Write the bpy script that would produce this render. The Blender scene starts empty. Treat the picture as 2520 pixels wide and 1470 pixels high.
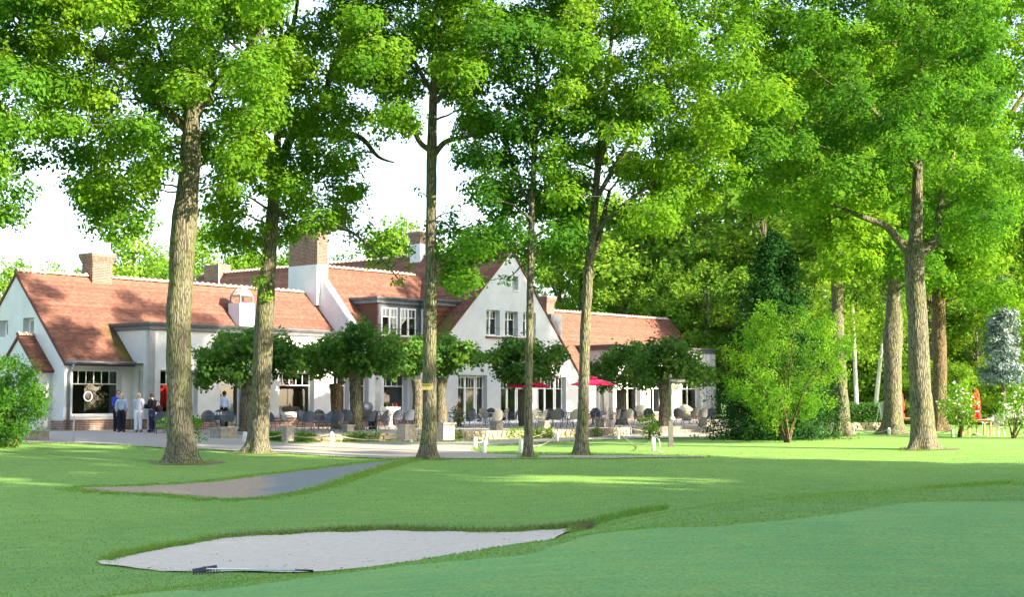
import bpy, bmesh, math, random
import numpy as np
from mathutils import Vector, Matrix, noise, geometry

# ------------------------------------------------------------------ camera, sky, sun, exposure
scene = bpy.context.scene
R = math.radians
EYE = 1.45
FPX = 3500.0                                   # focal length in units of a 2520 px wide picture
PITCH = math.atan(245 / FPX)
cam_d = bpy.data.cameras.new("camera"); cam_d.sensor_width = 36; cam_d.lens = FPX / 2520 * 36
cam_d.clip_end = 6000
cam = bpy.data.objects.new("camera", cam_d); scene.collection.objects.link(cam)
cam.location = (0, 0, EYE); cam.rotation_euler = (math.pi / 2 + PITCH, 0, 0)
scene.camera = cam

SUN_AZ, SUN_EL = R(60), R(26)                  # azimuth measured from straight behind the camera, to the right
sun_dir = Vector((math.sin(SUN_AZ) * math.cos(SUN_EL), -math.cos(SUN_AZ) * math.cos(SUN_EL), math.sin(SUN_EL)))
world = bpy.data.worlds.new("World"); scene.world = world; world.use_nodes = True
wn = world.node_tree; wn.nodes.clear()
w_out = wn.nodes.new("ShaderNodeOutputWorld"); w_bg = wn.nodes.new("ShaderNodeBackground")
w_sky = wn.nodes.new("ShaderNodeTexSky"); w_sky.sky_type = 'NISHITA'; w_sky.sun_disc = False
w_sky.sun_elevation = SUN_EL; w_sky.sun_rotation = math.atan2(sun_dir.x, sun_dir.y)   # clockwise from +Y
w_sky.air_density = 1.0; w_sky.dust_density = 1.6; w_sky.ozone_density = 1.0
w_hs = wn.nodes.new("ShaderNodeHueSaturation"); w_hs.inputs["Saturation"].default_value = 0.8
wn.links.new(w_sky.outputs[0], w_hs.inputs["Color"]); wn.links.new(w_hs.outputs[0], w_bg.inputs[0])
w_bg.inputs[1].default_value = 0.15
wn.links.new(w_bg.outputs[0], w_out.inputs[0])
sun_l = bpy.data.lights.new("sun", 'SUN'); sun_l.energy = 4.6; sun_l.angle = R(0.6); sun_l.color = (1.0, 0.87, 0.66)
sun_o = bpy.data.objects.new("sun", sun_l); scene.collection.objects.link(sun_o)
sun_o.rotation_euler = sun_dir.to_track_quat('Z', 'Y').to_euler()
vs = scene.view_settings; vs.view_transform = 'Standard'; vs.look = 'None'; vs.gamma = 1; vs.exposure = 2.0
vs.use_curve_mapping = False
scene.cycles.max_bounces = 8; scene.cycles.transparent_max_bounces = 12; scene.cycles.use_denoising = True
scene.cycles.caustics_reflective = False; scene.cycles.caustics_refractive = False

rng = random.Random(7); nr = np.random.default_rng(7)
COL = scene.collection

# ------------------------------------------------------------------ picture measuring helpers (pixel of a 2520 x 1470 frame + distance -> point)
def ray(px, py):
    u, v = px - 1260.0, 735.0 - py
    return (u, FPX * math.cos(PITCH) - v * math.sin(PITCH), FPX * math.sin(PITCH) + v * math.cos(PITCH))
def at(px, py, Y):
    d = ray(px, py); t = Y / d[1]
    return Vector((t * d[0], Y, EYE + t * d[2]))
def mpp(Y): return Y / FPX                      # metres per picture unit at distance Y

# ------------------------------------------------------------------ object helpers
def tag(o, label=None, cat=None, group=None, kind=None):
    if label: o["label"] = label
    if cat: o["category"] = cat
    if group: o["group"] = group
    if kind: o["kind"] = kind
    return o
def link(o, parent=None):
    COL.objects.link(o)
    if parent is not None: o.parent = parent
    return o
def empty(name, loc=(0, 0, 0), rz=0.0):
    o = bpy.data.objects.new(name, None); o.location = loc; o.rotation_euler = (0, 0, rz); o.empty_display_size = 0.2
    return link(o)
def mesh_data(name, V, Fc, mat, smooth=False):
    me = bpy.data.meshes.new(name); me.from_pydata([tuple(v) for v in V], [], Fc)
    if mat: me.materials.append(mat)
    if smooth: me.shade_smooth()
    return me
def obj(name, V, Fc, mat, parent=None, smooth=False):
    return link(bpy.data.objects.new(name, mesh_data(name, V, Fc, mat, smooth)), parent)
def obj_me(name, me, parent=None, loc=None, rz=None, scale=None):
    o = bpy.data.objects.new(name, me)
    if loc is not None: o.location = loc
    if rz is not None: o.rotation_euler = (0, 0, rz)
    if scale is not None: o.scale = scale
    return link(o, parent)
def dup(root, loc, rz=0.0, label=None, scale=None, mats=None):
    r = root.copy(); COL.objects.link(r); r.location = loc; r.rotation_euler = (0, 0, rz)
    if scale is not None: r.scale = scale
    if label: r["label"] = label
    for ch in root.children:
        c = ch.copy(); COL.objects.link(c); c.parent = r
        for g in ch.children:
            d = g.copy(); COL.objects.link(d); d.parent = c
    return r

class MB:
    """collects shapes for one mesh"""
    def __init__(s): s.V = []; s.F = []
    def add(s, V, F):
        n = len(s.V); s.V += [tuple(v) for v in V]; s.F += [tuple(i + n for i in f) for f in F]; return s
    def box(s, lo, hi):
        x0, y0, z0 = lo; x1, y1, z1 = hi
        return s.add([(x0, y0, z0), (x1, y0, z0), (x1, y1, z0), (x0, y1, z0), (x0, y0, z1), (x1, y0, z1), (x1, y1, z1), (x0, y1, z1)],
                     [(0, 3, 2, 1), (4, 5, 6, 7), (0, 1, 5, 4), (1, 2, 6, 5), (2, 3, 7, 6), (3, 0, 4, 7)])
    def tube(s, pts, rad, n=8, cap=True, squash=None):
        pts = [Vector(p) for p in pts]; k = len(pts)
        if not hasattr(rad, '__len__'): rad = [rad] * k
        up = None; base = len(s.V); V = []; F = []
        for i, p in enumerate(pts):
            t = (pts[min(i + 1, k - 1)] - pts[max(i - 1, 0)])
            t = t.normalized() if t.length > 1e-9 else Vector((0, 0, 1))
            if up is None:
                up = Vector((1, 0, 0)) if abs(t.x) < 0.8 else Vector((0, 1, 0))
            a = (up - t * up.dot(t)).normalized(); b = t.cross(a); up = a
            for j in range(n):
                w = 2 * math.pi * j / n
                V.append(p + (a * math.cos(w) + b * math.sin(w)) * rad[i])
        for i in range(k - 1):
            for j in range(n):
                F.append((i * n + j, i * n + (j + 1) % n, (i + 1) * n + (j + 1) % n, (i + 1) * n + j))
        if cap:
            F.append(tuple(reversed(range(n)))); F.append(tuple(range((k - 1) * n, k * n)))
        return s.add(V, F)
    def lathe(s, prof, n=16, c=(0, 0, 0)):
        V = []; F = []; k = len(prof)
        for r, z in prof:
            for j in range(n):
                w = 2 * math.pi * j / n; V.append((c[0] + r * math.cos(w), c[1] + r * math.sin(w), c[2] + z))
        for i in range(k - 1):
            for j in range(n):
                F.append((i * n + j, i * n + (j + 1) % n, (i + 1) * n + (j + 1) % n, (i + 1) * n + j))
        F.append(tuple(reversed(range(n)))); F.append(tuple(range((k - 1) * n, k * n)))
        return s.add(V, F)
    def sphere(s, c, r, n=10, m=7):
        if not hasattr(r, '__len__'): r = (r, r, r)
        V = []; F = []
        for i in range(m + 1):
            th = math.pi * i / m
            for j in range(n):
                w = 2 * math.pi * j / n
                V.append((c[0] + r[0] * math.sin(th) * math.cos(w), c[1] + r[1] * math.sin(th) * math.sin(w), c[2] + r[2] * math.cos(th)))
        for i in range(m):
            for j in range(n): F.append((i * n + j, (i + 1) * n + j, (i + 1) * n + (j + 1) % n, i * n + (j + 1) % n))
        return s.add(V, F)
    def prism(s, poly, z0, z1):
        n = len(poly); V = [(x, y, z0) for x, y in poly] + [(x, y, z1) for x, y in poly]
        F = [tuple(reversed(range(n))), tuple(range(n, 2 * n))] + [(i, (i + 1) % n, n + (i + 1) % n, n + i) for i in range(n)]
        return s.add(V, F)
    def build(s, name, mat, parent=None, smooth=False):
        return obj(name, s.V, s.F, mat, parent, smooth)
    def data(s, name, mat, smooth=False): return mesh_data(name, s.V, s.F, mat, smooth)

# ------------------------------------------------------------------ materials
def newmat(name):
    m = bpy.data.materials.new(name); m.use_nodes = True
    nt = m.node_tree; return m, nt, nt.nodes["Principled BSDF"], nt.nodes["Material Output"]
def N(nt, t, **kw):
    n = nt.nodes.new(t)
    for k, v in kw.items():
        if k in n.inputs: n.inputs[k].default_value = v
        else: setattr(n, k, v)
    return n
def ramp(nt, fac, stops):
    r = nt.nodes.new("ShaderNodeValToRGB"); e = r.color_ramp.elements
    while len(e) < len(stops): e.new(0.5)
    for i, (p, c) in enumerate(stops): e[i].position = p; e[i].color = (*c, 1)
    nt.links.new(fac, r.inputs[0]); return r.outputs[0]
def coords(nt, scale=(1, 1, 1), kind='Object', rot=(0, 0, 0)):
    mp = N(nt, "ShaderNodeMapping"); mp.inputs["Scale"].default_value = scale; mp.inputs["Rotation"].default_value = rot
    if kind == 'World':
        g = nt.nodes.new("ShaderNodeNewGeometry"); nt.links.new(g.outputs["Position"], mp.inputs[0])
    else:
        tc = nt.nodes.new("ShaderNodeTexCoord"); nt.links.new(tc.outputs[kind], mp.inputs[0])
    return mp.outputs[0]
def noise_tex(nt, vec, scale, detail=4, rough=0.6):
    n = N(nt, "ShaderNodeTexNoise", Scale=scale, Detail=detail, Roughness=rough); nt.links.new(vec, n.inputs["Vector"]); return n.outputs["Fac"]
def mix(nt, fac, a, b, mode='MIX'):
    m = nt.nodes.new("ShaderNodeMix"); m.data_type = 'RGBA'; m.blend_type = mode
    def put(s, v):
        if isinstance(v, (int, float)): s.default_value = v
        elif isinstance(v, (tuple, list)): s.default_value = (*v, 1)
        else: nt.links.new(v, s)
    put(m.inputs[0], fac); put(m.inputs[6], a); put(m.inputs[7], b); return m.outputs[2]
def bump(nt, h, bs, strength=0.3, dist=0.02):
    b = N(nt, "ShaderNodeBump", Strength=strength, Distance=dist); nt.links.new(h, b.inputs["Height"]); nt.links.new(b.outputs[0], bs.inputs["Normal"])
def simple(name, c1, c2=None, scale=8, rough=0.7, bmp=0.0, spec=0.3, metal=0.0, kind='Object', bdist=0.01, stretch=(1, 1, 1)):
    m, nt, bs, out = newmat(name)
    bs.inputs["Roughness"].default_value = rough; bs.inputs["Specular IOR Level"].default_value = spec; bs.inputs["Metallic"].default_value = metal
    if c2 is None: bs.inputs["Base Color"].default_value = (*c1, 1)
    else:
        v = coords(nt, stretch, kind); f = noise_tex(nt, v, scale, 5)
        nt.links.new(ramp(nt, f, [(0.32, c1), (0.68, c2)]), bs.inputs["Base Color"])
        if bmp: bump(nt, f, bs, bmp, bdist)
    return m

M = {}
M['render'] = simple('white_render', (.58, .58, .575), (.67, .665, .655), 1.3, .9, .15)
M['white'] = simple('white_paint', (.78, .78, .77), (.84, .84, .82), 6, .45)
M['trim'] = simple('grey_zinc', (.11, .115, .13), (.16, .165, .18), 3, .55)
M['zinc'] = simple('pale_zinc', (.15, .17, .21), (.21, .235, .275), 4, .5, metal=.3)
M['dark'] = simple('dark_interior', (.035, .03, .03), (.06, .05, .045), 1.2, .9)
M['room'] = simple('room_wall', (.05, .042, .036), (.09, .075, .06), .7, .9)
M['iron'] = simple('blue_grey_metal', (.055, .07, .105), (.09, .105, .14), 20, .5, spec=.4)
M['cream'] = simple('cream_metal', (.42, .40, .31), (.52, .50, .40), 18, .55)
M['black'] = simple('black_metal', (.012, .012, .014), None, rough=.45)
M['stone'] = simple('pale_stone', (.21, .195, .165), (.38, .355, .305), 7, .95, .6)
M['stone2'] = simple('rubble_stone', (.30, .24, .16), (.52, .44, .31), 3, .95, .5, kind='World')
M['concrete'] = simple('grey_concrete', (.30, .29, .28), (.40, .39, .37), 6, .9, .2)
M['wood'] = simple('oiled_teak', (.33, .16, .06), (.48, .26, .11), 4, .6, .2, stretch=(1, 8, 1))
M['red'] = simple('crimson_canvas', (.62, .012, .07), (.70, .02, .09), 5, .8)
M['redcloth'] = simple('scarlet_canvas', (.60, .012, .016), (.70, .03, .03), 9, .8)
M['rope'] = simple('pale_rope', (.50, .45, .36), (.62, .57, .47), 60, .9)
M['yellow'] = simple('yellow_board', (.42, .35, .10), (.48, .40, .13), 9, .6)
M['signdark'] = simple('dark_sign', (.045, .04, .035), (.07, .065, .06), 9, .5)
M['signcream'] = simple('cream_sign', (.55, .50, .38), (.62, .56, .43), 9, .6)
M['post'] = simple('bronze_post', (.14, .135, .12), (.20, .19, .17), 6, .5, metal=.3)
M['ink'] = simple('sign_ink', (.03, .03, .02))
M['inkw'] = simple('sign_white', (.75, .74, .70))
M['steel'] = simple('aluminium', (.50, .50, .54), (.58, .58, .62), 12, .35, metal=.6)
M['plastic'] = simple('violet_black_plastic', (.045, .04, .065), (.07, .06, .09), 10, .6)
M['skin'] = simple('skin', (.48, .27, .19), (.55, .32, .23), 9, .6)
M['cushion'] = simple('cream_cushion', (.45, .43, .32), (.52, .50, .38), 6, .9)

def brick_mat():
    m, nt, bs, out = newmat('red_brick'); bs.inputs["Roughness"].default_value = .9
    oi = nt.nodes.new("ShaderNodeObjectInfo"); v = coords(nt, (1, 1, 1), 'World')
    wnz = nt.nodes.new("ShaderNodeTexWhiteNoise"); wnz.noise_dimensions = '3D'
    sn = nt.nodes.new("ShaderNodeVectorMath"); sn.operation = 'SNAP'; sn.inputs[1].default_value = (.16, .16, .075); nt.links.new(v, sn.inputs[0])
    nt.links.new(sn.outputs[0], wnz.inputs["Vector"])
    f = noise_tex(nt, v, 14, 4)
    ad = N(nt, "ShaderNodeMath", operation='ADD'); nt.links.new(wnz.outputs["Value"], ad.inputs[0]); nt.links.new(f, ad.inputs[1])
    ml = N(nt, "ShaderNodeMath", operation='MULTIPLY'); nt.links.new(ad.outputs[0], ml.inputs[0]); ml.inputs[1].default_value = .5
    nt.links.new(ramp(nt, ml.outputs[0], [(.2, (.10, .052, .045)), (.5, (.185, .085, .063)), (.8, (.30, .155, .11))]), bs.inputs["Base Color"])
    bump(nt, f, bs, .3, .006); return m
M['brick'] = brick_mat()
M['mortar'] = simple('pale_mortar', (.42, .38, .33), (.55, .50, .44), 12, .95, .3)

def tile_mat():
    m, nt, bs, out = newmat('clay_tile'); bs.inputs["Roughness"].default_value = .85; bs.inputs["Specular IOR Level"].default_value = .25
    at_ = nt.nodes.new("ShaderNodeAttribute"); at_.attribute_name = "tint"
    c = ramp(nt, at_.outputs["Fac"], [(0, (.125, .055, .042)), (.5, (.18, .08, .058)), (1, (.245, .118, .083))])
    v = coords(nt, (1, 1, 1), 'World'); f = noise_tex(nt, v, .55, 6, .65)
    c2 = mix(nt, ramp(nt, f, [(.50, (0, 0, 0)), (.8, (.22, .22, .22))]), c, (.17, .11, .07))
    mo = nt.nodes.new("ShaderNodeAttribute"); mo.attribute_name = "moss"
    f2 = noise_tex(nt, v, 5, 4); mm = N(nt, "ShaderNodeMath", operation='MULTIPLY'); nt.links.new(mo.outputs["Fac"], mm.inputs[0]); nt.links.new(f2, mm.inputs[1])
    c3 = mix(nt, mm.outputs[0], c2, (.14, .15, .025))
    nt.links.new(c3, bs.inputs["Base Color"])
    bump(nt, noise_tex(nt, v, 30, 3), bs, .25, .006); return m
M['tile'] = tile_mat()
M['ridge'] = simple('ridge_tile', (.40, .22, .15), (.55, .36, .26), 6, .85, .2, kind='World')
M['ridgemortar'] = simple('ridge_mortar', (.55, .50, .43), (.66, .60, .52), 9, .95)

def glass_mat():
    m, nt, bs, out = newmat('window_glass'); nt.nodes.remove(bs)
    tr = N(nt, "ShaderNodeBsdfTransparent"); tr.inputs[0].default_value = (.78, .82, .82, 1)
    gl = N(nt, "ShaderNodeBsdfGlossy", Roughness=.02); gl.inputs[0].default_value = (.9, .92, .95, 1)
    fr = N(nt, "ShaderNodeFresnel", IOR=1.55); ms = nt.nodes.new("ShaderNodeMixShader")
    ad = N(nt, "ShaderNodeMath", operation='ADD'); nt.links.new(fr.outputs[0], ad.inputs[0]); ad.inputs[1].default_value = .06
    nt.links.new(ad.outputs[0], ms.inputs[0]); nt.links.new(tr.outputs[0], ms.inputs[1]); nt.links.new(gl.outputs[0], ms.inputs[2])
    nt.links.new(ms.outputs[0], out.inputs[0]); return m
M['glass'] = glass_mat()

def leaf_mat(name, stops, transl=.42, trcol=(1.25, 1.25, .55), gloss=.06):
    m, nt, bs, out = newmat(name); nt.nodes.remove(bs)
    a = nt.nodes.new("ShaderNodeAttribute"); a.attribute_name = "tint"
    c = ramp(nt, a.outputs["Fac"], stops)
    df = N(nt, "ShaderNodeBsdfDiffuse", Roughness=.5); nt.links.new(c, df.inputs[0])
    tl = N(nt, "ShaderNodeBsdfTranslucent"); nt.links.new(mix(nt, 1.0, c, trcol, 'MULTIPLY'), tl.inputs[0])
    ms = nt.nodes.new("ShaderNodeMixShader"); ms.inputs[0].default_value = transl
    nt.links.new(df.outputs[0], ms.inputs[1]); nt.links.new(tl.outputs[0], ms.inputs[2])
    gl = N(nt, "ShaderNodeBsdfGlossy", Roughness=.42); ms2 = nt.nodes.new("ShaderNodeMixShader"); ms2.inputs[0].default_value = gloss
    gl.inputs[0].default_value = (.8, .85, .8, 1)
    nt.links.new(ms.outputs[0], ms2.inputs[1]); nt.links.new(gl.outputs[0], ms2.inputs[2]); nt.links.new(ms2.outputs[0], out.inputs[0])
    return m
M['oak'] = leaf_mat('oak_leaf', [(0, (.075, .19, .022)), (.5, (.145, .305, .027)), (1, (.26, .41, .033))], .48, gloss=0)
M['oak2'] = leaf_mat('cool_oak_leaf', [(0, (.055, .165, .026)), (.5, (.105, .26, .03)), (1, (.20, .36, .034))], .48, gloss=0)
M['wood_leaf'] = leaf_mat('woodland_leaf', [(0, (.10, .22, .03)), (.5, (.175, .325, .04)), (1, (.29, .42, .05))], .45, gloss=0)
M['pollard'] = leaf_mat('lime_leaf', [(0, (.045, .13, .028)), (.5, (.09, .21, .038)), (1, (.17, .30, .045))], .4, gloss=.01)
M['shrub'] = leaf_mat('hornbeam_leaf', [(0, (.06, .17, .022)), (.5, (.12, .28, .03)), (1, (.24, .40, .04))], gloss=0)
M['yew'] = leaf_mat('yew_needle', [(0, (.015, .055, .016)), (.6, (.03, .10, .022)), (1, (.07, .16, .03))], .15, gloss=0)
M['spruce'] = leaf_mat('blue_needle', [(0, (.09, .14, .14)), (.6, (.17, .24, .24)), (1, (.27, .34, .34))], .15)
M['petal'] = simple('white_petal', (.75, .73, .64)); M['redpetal'] = simple('red_petal', (.45, .01, .06))
M['grass'] = leaf_mat('grass_blade', [(0, (.16, .29, .065)), (.5, (.23, .38, .08)), (1, (.32, .40, .10))], .45, (1.1, 1.1, .6), 0)
M['drygrass'] = leaf_mat('dry_grass_blade', [(0, (.09, .10, .035)), (.5, (.16, .15, .06)), (1, (.24, .19, .09))], .25)

def bark(name, c1, c2, moss, lichen=.3):
    m, nt, bs, out = newmat(name); bs.inputs["Roughness"].default_value = .95; bs.inputs["Specular IOR Level"].default_value = .15
    v = coords(nt, (1, 1, .16), 'World'); f = noise_tex(nt, v, 13, 5, .62)
    vo = N(nt, "ShaderNodeTexVoronoi", Scale=17); vo.feature = 'DISTANCE_TO_EDGE'; nt.links.new(v, vo.inputs["Vector"])
    cr = ramp(nt, vo.outputs["Distance"], [(0, (.25, .25, .25)), (.16, (1, 1, 1))])
    c = ramp(nt, f, [(.3, c1), (.7, c2)])
    v2 = coords(nt, (1, 1, .5), 'World'); g = noise_tex(nt, v2, 1.6, 4)
    c = mix(nt, ramp(nt, g, [(.42, (0, 0, 0)), (.7, (lichen * 2,) * 3)]), c, moss)
    c = mix(nt, 1.0, c, cr, 'MULTIPLY')
    nt.links.new(c, bs.inputs["Base Color"])
    h = N(nt, "ShaderNodeMath", operation='MULTIPLY_ADD'); nt.links.new(vo.outputs["Distance"], h.inputs[0]); h.inputs[1].default_value = 1.4; nt.links.new(f, h.inputs[2])
    bump(nt, h.outputs[0], bs, .9, .05); return m
M['bark'] = bark('oak_bark', (.125, .115, .08), (.255, .235, .17), (.20, .21, .08), .4)
M['bark2'] = bark('grey_bark', (.125, .11, .083), (.25, .225, .17), (.175, .19, .085), .35)
M['bark3'] = bark('brown_bark', (.12, .085, .05), (.25, .185, .11), (.18, .15, .055), .25)
M['birch'] = simple('birch_bark', (.55, .53, .48), (.75, .73, .68), 7, .8)

def lawn_mat(name, cA, cB, cC, fine=38, stripes=True, rough=.95, bstr=.45, patch=.35, streak=.9):
    m, nt, bs, out = newmat(name); bs.inputs["Roughness"].default_value = rough; bs.inputs["Specular IOR Level"].default_value = .12
    v = coords(nt, (1, 1, 1), 'World')
    big = noise_tex(nt, v, .22, 5, .6); mid = noise_tex(nt, v, 1.7, 5, .65)
    vs_ = coords(nt, (1, .45, 1), 'World', (0, 0, .3)); fin = noise_tex(nt, vs_, fine, 4, .7)
    c = ramp(nt, big, [(.35, cA), (.65, cB)])
    c = mix(nt, ramp(nt, mid, [(.45, (0, 0, 0)), (.75, (patch, patch, patch))]), c, cC)
    c = mix(nt, .8, c, ramp(nt, fin, [(.25, (.55, .55, .55)), (.75, (1.35, 1.35, 1.35))]), 'MULTIPLY')
    st = noise_tex(nt, coords(nt, (.35, 1.3, 1), 'World', (0, 0, .12)), 3.2, 5, .7)
    c = mix(nt, streak, c, ramp(nt, st, [(.3, (.80, .80, .80)), (.7, (1.18, 1.18, 1.18))]), 'MULTIPLY')
    nt.links.new(c, bs.inputs["Base Color"]); bump(nt, fin, bs, bstr, .03)
    return m
M['lawn'] = lawn_mat('lawn_turf', (.155, .30, .07), (.195, .335, .075), (.26, .335, .09), patch=.55)
M['green'] = lawn_mat('green_turf', (.175, .35, .105), (.215, .395, .115), (.285, .40, .095), 26, bstr=.35, patch=.85, streak=.45)
M['gravel'] = simple('gravel', (.27, .235, .195), (.46, .41, .35), 26, .95, .6, kind='World')
M['sand'] = simple('sand', (.55, .455, .35), (.655, .555, .44), 9, .98, .35, kind='World')

M['earth'] = simple('bare_earth', (.13, .10, .065), (.24, .19, .12), 7, .95, .5, kind='World')
def path_mat():
    m, nt, bs, out = newmat('worn_path'); bs.inputs["Roughness"].default_value = .95
    v = coords(nt, (1, 1, 1), 'World'); f = noise_tex(nt, v, .8, 6, .7); g = noise_tex(nt, v, 14, 5, .7)
    at_ = nt.nodes.new("ShaderNodeAttribute"); at_.attribute_name = "earth"
    fa = N(nt, "ShaderNodeMath", operation='MULTIPLY_ADD'); nt.links.new(f, fa.inputs[0]); fa.inputs[1].default_value = .9; 
    sb = N(nt, "ShaderNodeMath", operation='SUBTRACT'); nt.links.new(at_.outputs["Fac"], sb.inputs[0]); sb.inputs[1].default_value = .45
    nt.links.new(sb.outputs[0], fa.inputs[2])
    c = mix(nt, ramp(nt, fa.outputs[0], [(.42, (0, 0, 0)), (.6, (1, 1, 1))]), ramp(nt, g, [(.3, (.13, .145, .145)), (.7, (.20, .215, .21))]), ramp(nt, g, [(.3, (.22, .15, .105)), (.7, (.42, .31, .225))]))
    ed = nt.nodes.new("ShaderNodeAttribute"); ed.attribute_name = "edge"; n2 = noise_tex(nt, v, 2.6, 6, .75)
    ea = N(nt, "ShaderNodeMath", operation='MULTIPLY_ADD'); nt.links.new(n2, ea.inputs[0]); ea.inputs[1].default_value = 1.5; nt.links.new(ed.outputs["Fac"], ea.inputs[2])
    c = mix(nt, ramp(nt, ea.outputs[0], [(.80, (1, 1, 1)), (1.0, (0, 0, 0))]), c, mix(nt, g, (.11, .22, .045), (.20, .31, .07)))
    nt.links.new(c, bs.inputs["Base Color"]); bump(nt, g, bs, .5, .02); return m
M['path'] = path_mat()
# ------------------------------------------------------------------ terrain
ctl = []
def cp(px, py, Y): p = at(px, py, Y); ctl.append((p.x, p.y, p.z))
for t in [(110,1091,53),(400,1104,50),(590,1113,49),(850,1127,46.5),(1080,1131,46),(700,1093,55),(900,1092,56),(1190,1087,60),(1500,1077,67),
          (1650,1073,71),(1300,1110,50),(1600,1105,52),(1650,1100,54),(1938,1090,58),(2075,1076,64),(2195,1070,68),(2310,1062,72),(2360,1077,64),
          (2490,1080,62),(2275,1107,50.5),(2520,1100,51),(455,1140,44),(635,1116,48.5),(1430,1121,47),(1740,1124,46.5),
          (100,1150,42),(250,1200,36),(0,1200,36),(0,1300,28),(0,1400,22.5),(0,1470,19.5),(200,1470,19),(330,1450,19),
          (600,1222,34),(750,1180,38),(960,1136,44.5),(600,1290,28.5),(1000,1280,28.5),(1000,1200,35),(1300,1200,35),(1300,1270,29),
          (1600,1200,34),(1700,1150,41),(2000,1150,41),(2300,1150,41.5),(2520,1150,41),(2000,1200,34),(2300,1180,36),(2520,1175,36),
          (1750,1235,29),(2100,1212,31),(2450,1195,32),(560,1325,26),(1000,1312,26.2),(1380,1308,27),(600,1370,23),(1000,1350,24),
          (300,1375,22.6),(243,1388,22),(1300,1330,25),(500,1413,20),(760,1414,19.5),(500,1440,16.5),(470,1465,15),(760,1421,16.8),
          (1000,1388,17.6),(1200,1350,18.3),(1300,1338,18.9),(1420,1322,19.6),(1350,1320,24),(1420,1316,25.5),(1600,1268,22.5),(1800,1240,25),(2100,1215,27.5),(2520,1193,29),
          (1700,1300,18),(2000,1280,19),(2520,1235,23),(1300,1352,16.8),(1260,1470,11.5),(1800,1470,11.5),(2520,1470,11.5),
          (700,1470,12.8),(1500,1400,13.5),(2000,1380,14),(2520,1350,15),(1000,1430,14.3)]: cp(*t)
ctl += [(-22,58,0),(-19,62,0),(-14,60,-.02),(-12,64,-.03),(-24,66,0),(-30,60,0),(-8,70,-.08),(0,85,-.1),(15,100,-.1),(-30,90,0),(25,90,-.15),(40,80,-.15),
        (0,-8,-.15),(12,0,-.15),(-12,0,-.7),(30,10,-.1),(-30,10,-1.2),(-30,30,-.9),(30,30,-.35),(0,4,-.16),(40,50,-.3),(-40,50,-.2),(-1.2,21,-1.0),(.6,22,-.9),(-40,-20,-.8),(40,-20,-.2)]
ctl = np.array(ctl); CX = ctl[:, :2]
def tpsk(r2): return np.where(r2 > 1e-12, r2 * np.log(r2 + 1e-12) * .5, 0)
_n = len(ctl); _A = np.zeros((_n + 3, _n + 3)); _d = CX[:, None] - CX[None]
_A[:_n, :_n] = tpsk((_d ** 2).sum(-1)) + np.eye(_n) * .6
_A[:_n, _n] = 1; _A[:_n, _n + 1:] = CX; _A[_n, :_n] = 1; _A[_n + 1:, :_n] = CX.T
_w = np.linalg.solve(_A, np.concatenate([ctl[:, 2], [0, 0, 0]]))
def hz_raw(P):
    P = np.asarray(P, float); out = np.empty(len(P))
    for i in range(0, len(P), 20000):
        q = P[i:i + 20000]; r2 = ((q[:, None] - CX[None]) ** 2).sum(-1)
        out[i:i + 20000] = tpsk(r2) @ _w[:_n] + _w[_n] + q @ _w[_n + 1:]
    return out
def hz(P):
    P = np.asarray(P, float).reshape(-1, 2)
    dx = np.maximum(np.abs(P[:, 0]) - 30, 0); dy = np.maximum(np.maximum(P[:, 1] - 88, -8 - P[:, 1]), 0)
    w = np.exp(-(np.hypot(dx, dy) / 12) ** 2)
    return w * np.clip(hz_raw(P), -1.6, .35) + (1 - w) * -.15
def h1(x, y): return float(hz([(x, y)])[0])
def ground_at(px, py, y0=9.0, y1=130.0):
    d = ray(px, py); Ys = np.concatenate([np.arange(y0, y1, .25)]); t = Ys / d[1]
    z = EYE + t * d[2]; g = hz(np.stack([t * d[0], Ys], 1)); k = np.nonzero(z <= g)[0]
    if not len(k): return at(px, py, y1)
    k = k[0]
    if k == 0: return at(px, py, y0)
    f = (z[k - 1] - g[k - 1]) / ((z[k - 1] - g[k - 1]) - (z[k] - g[k]) + 1e-9)
    return at(px, py, Ys[k - 1] + f * .25)
def plane_at(px, py, z=0.0):
    d = ray(px, py); t = (z - EYE) / d[2]; return Vector((t * d[0], t * d[1], z))

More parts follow.
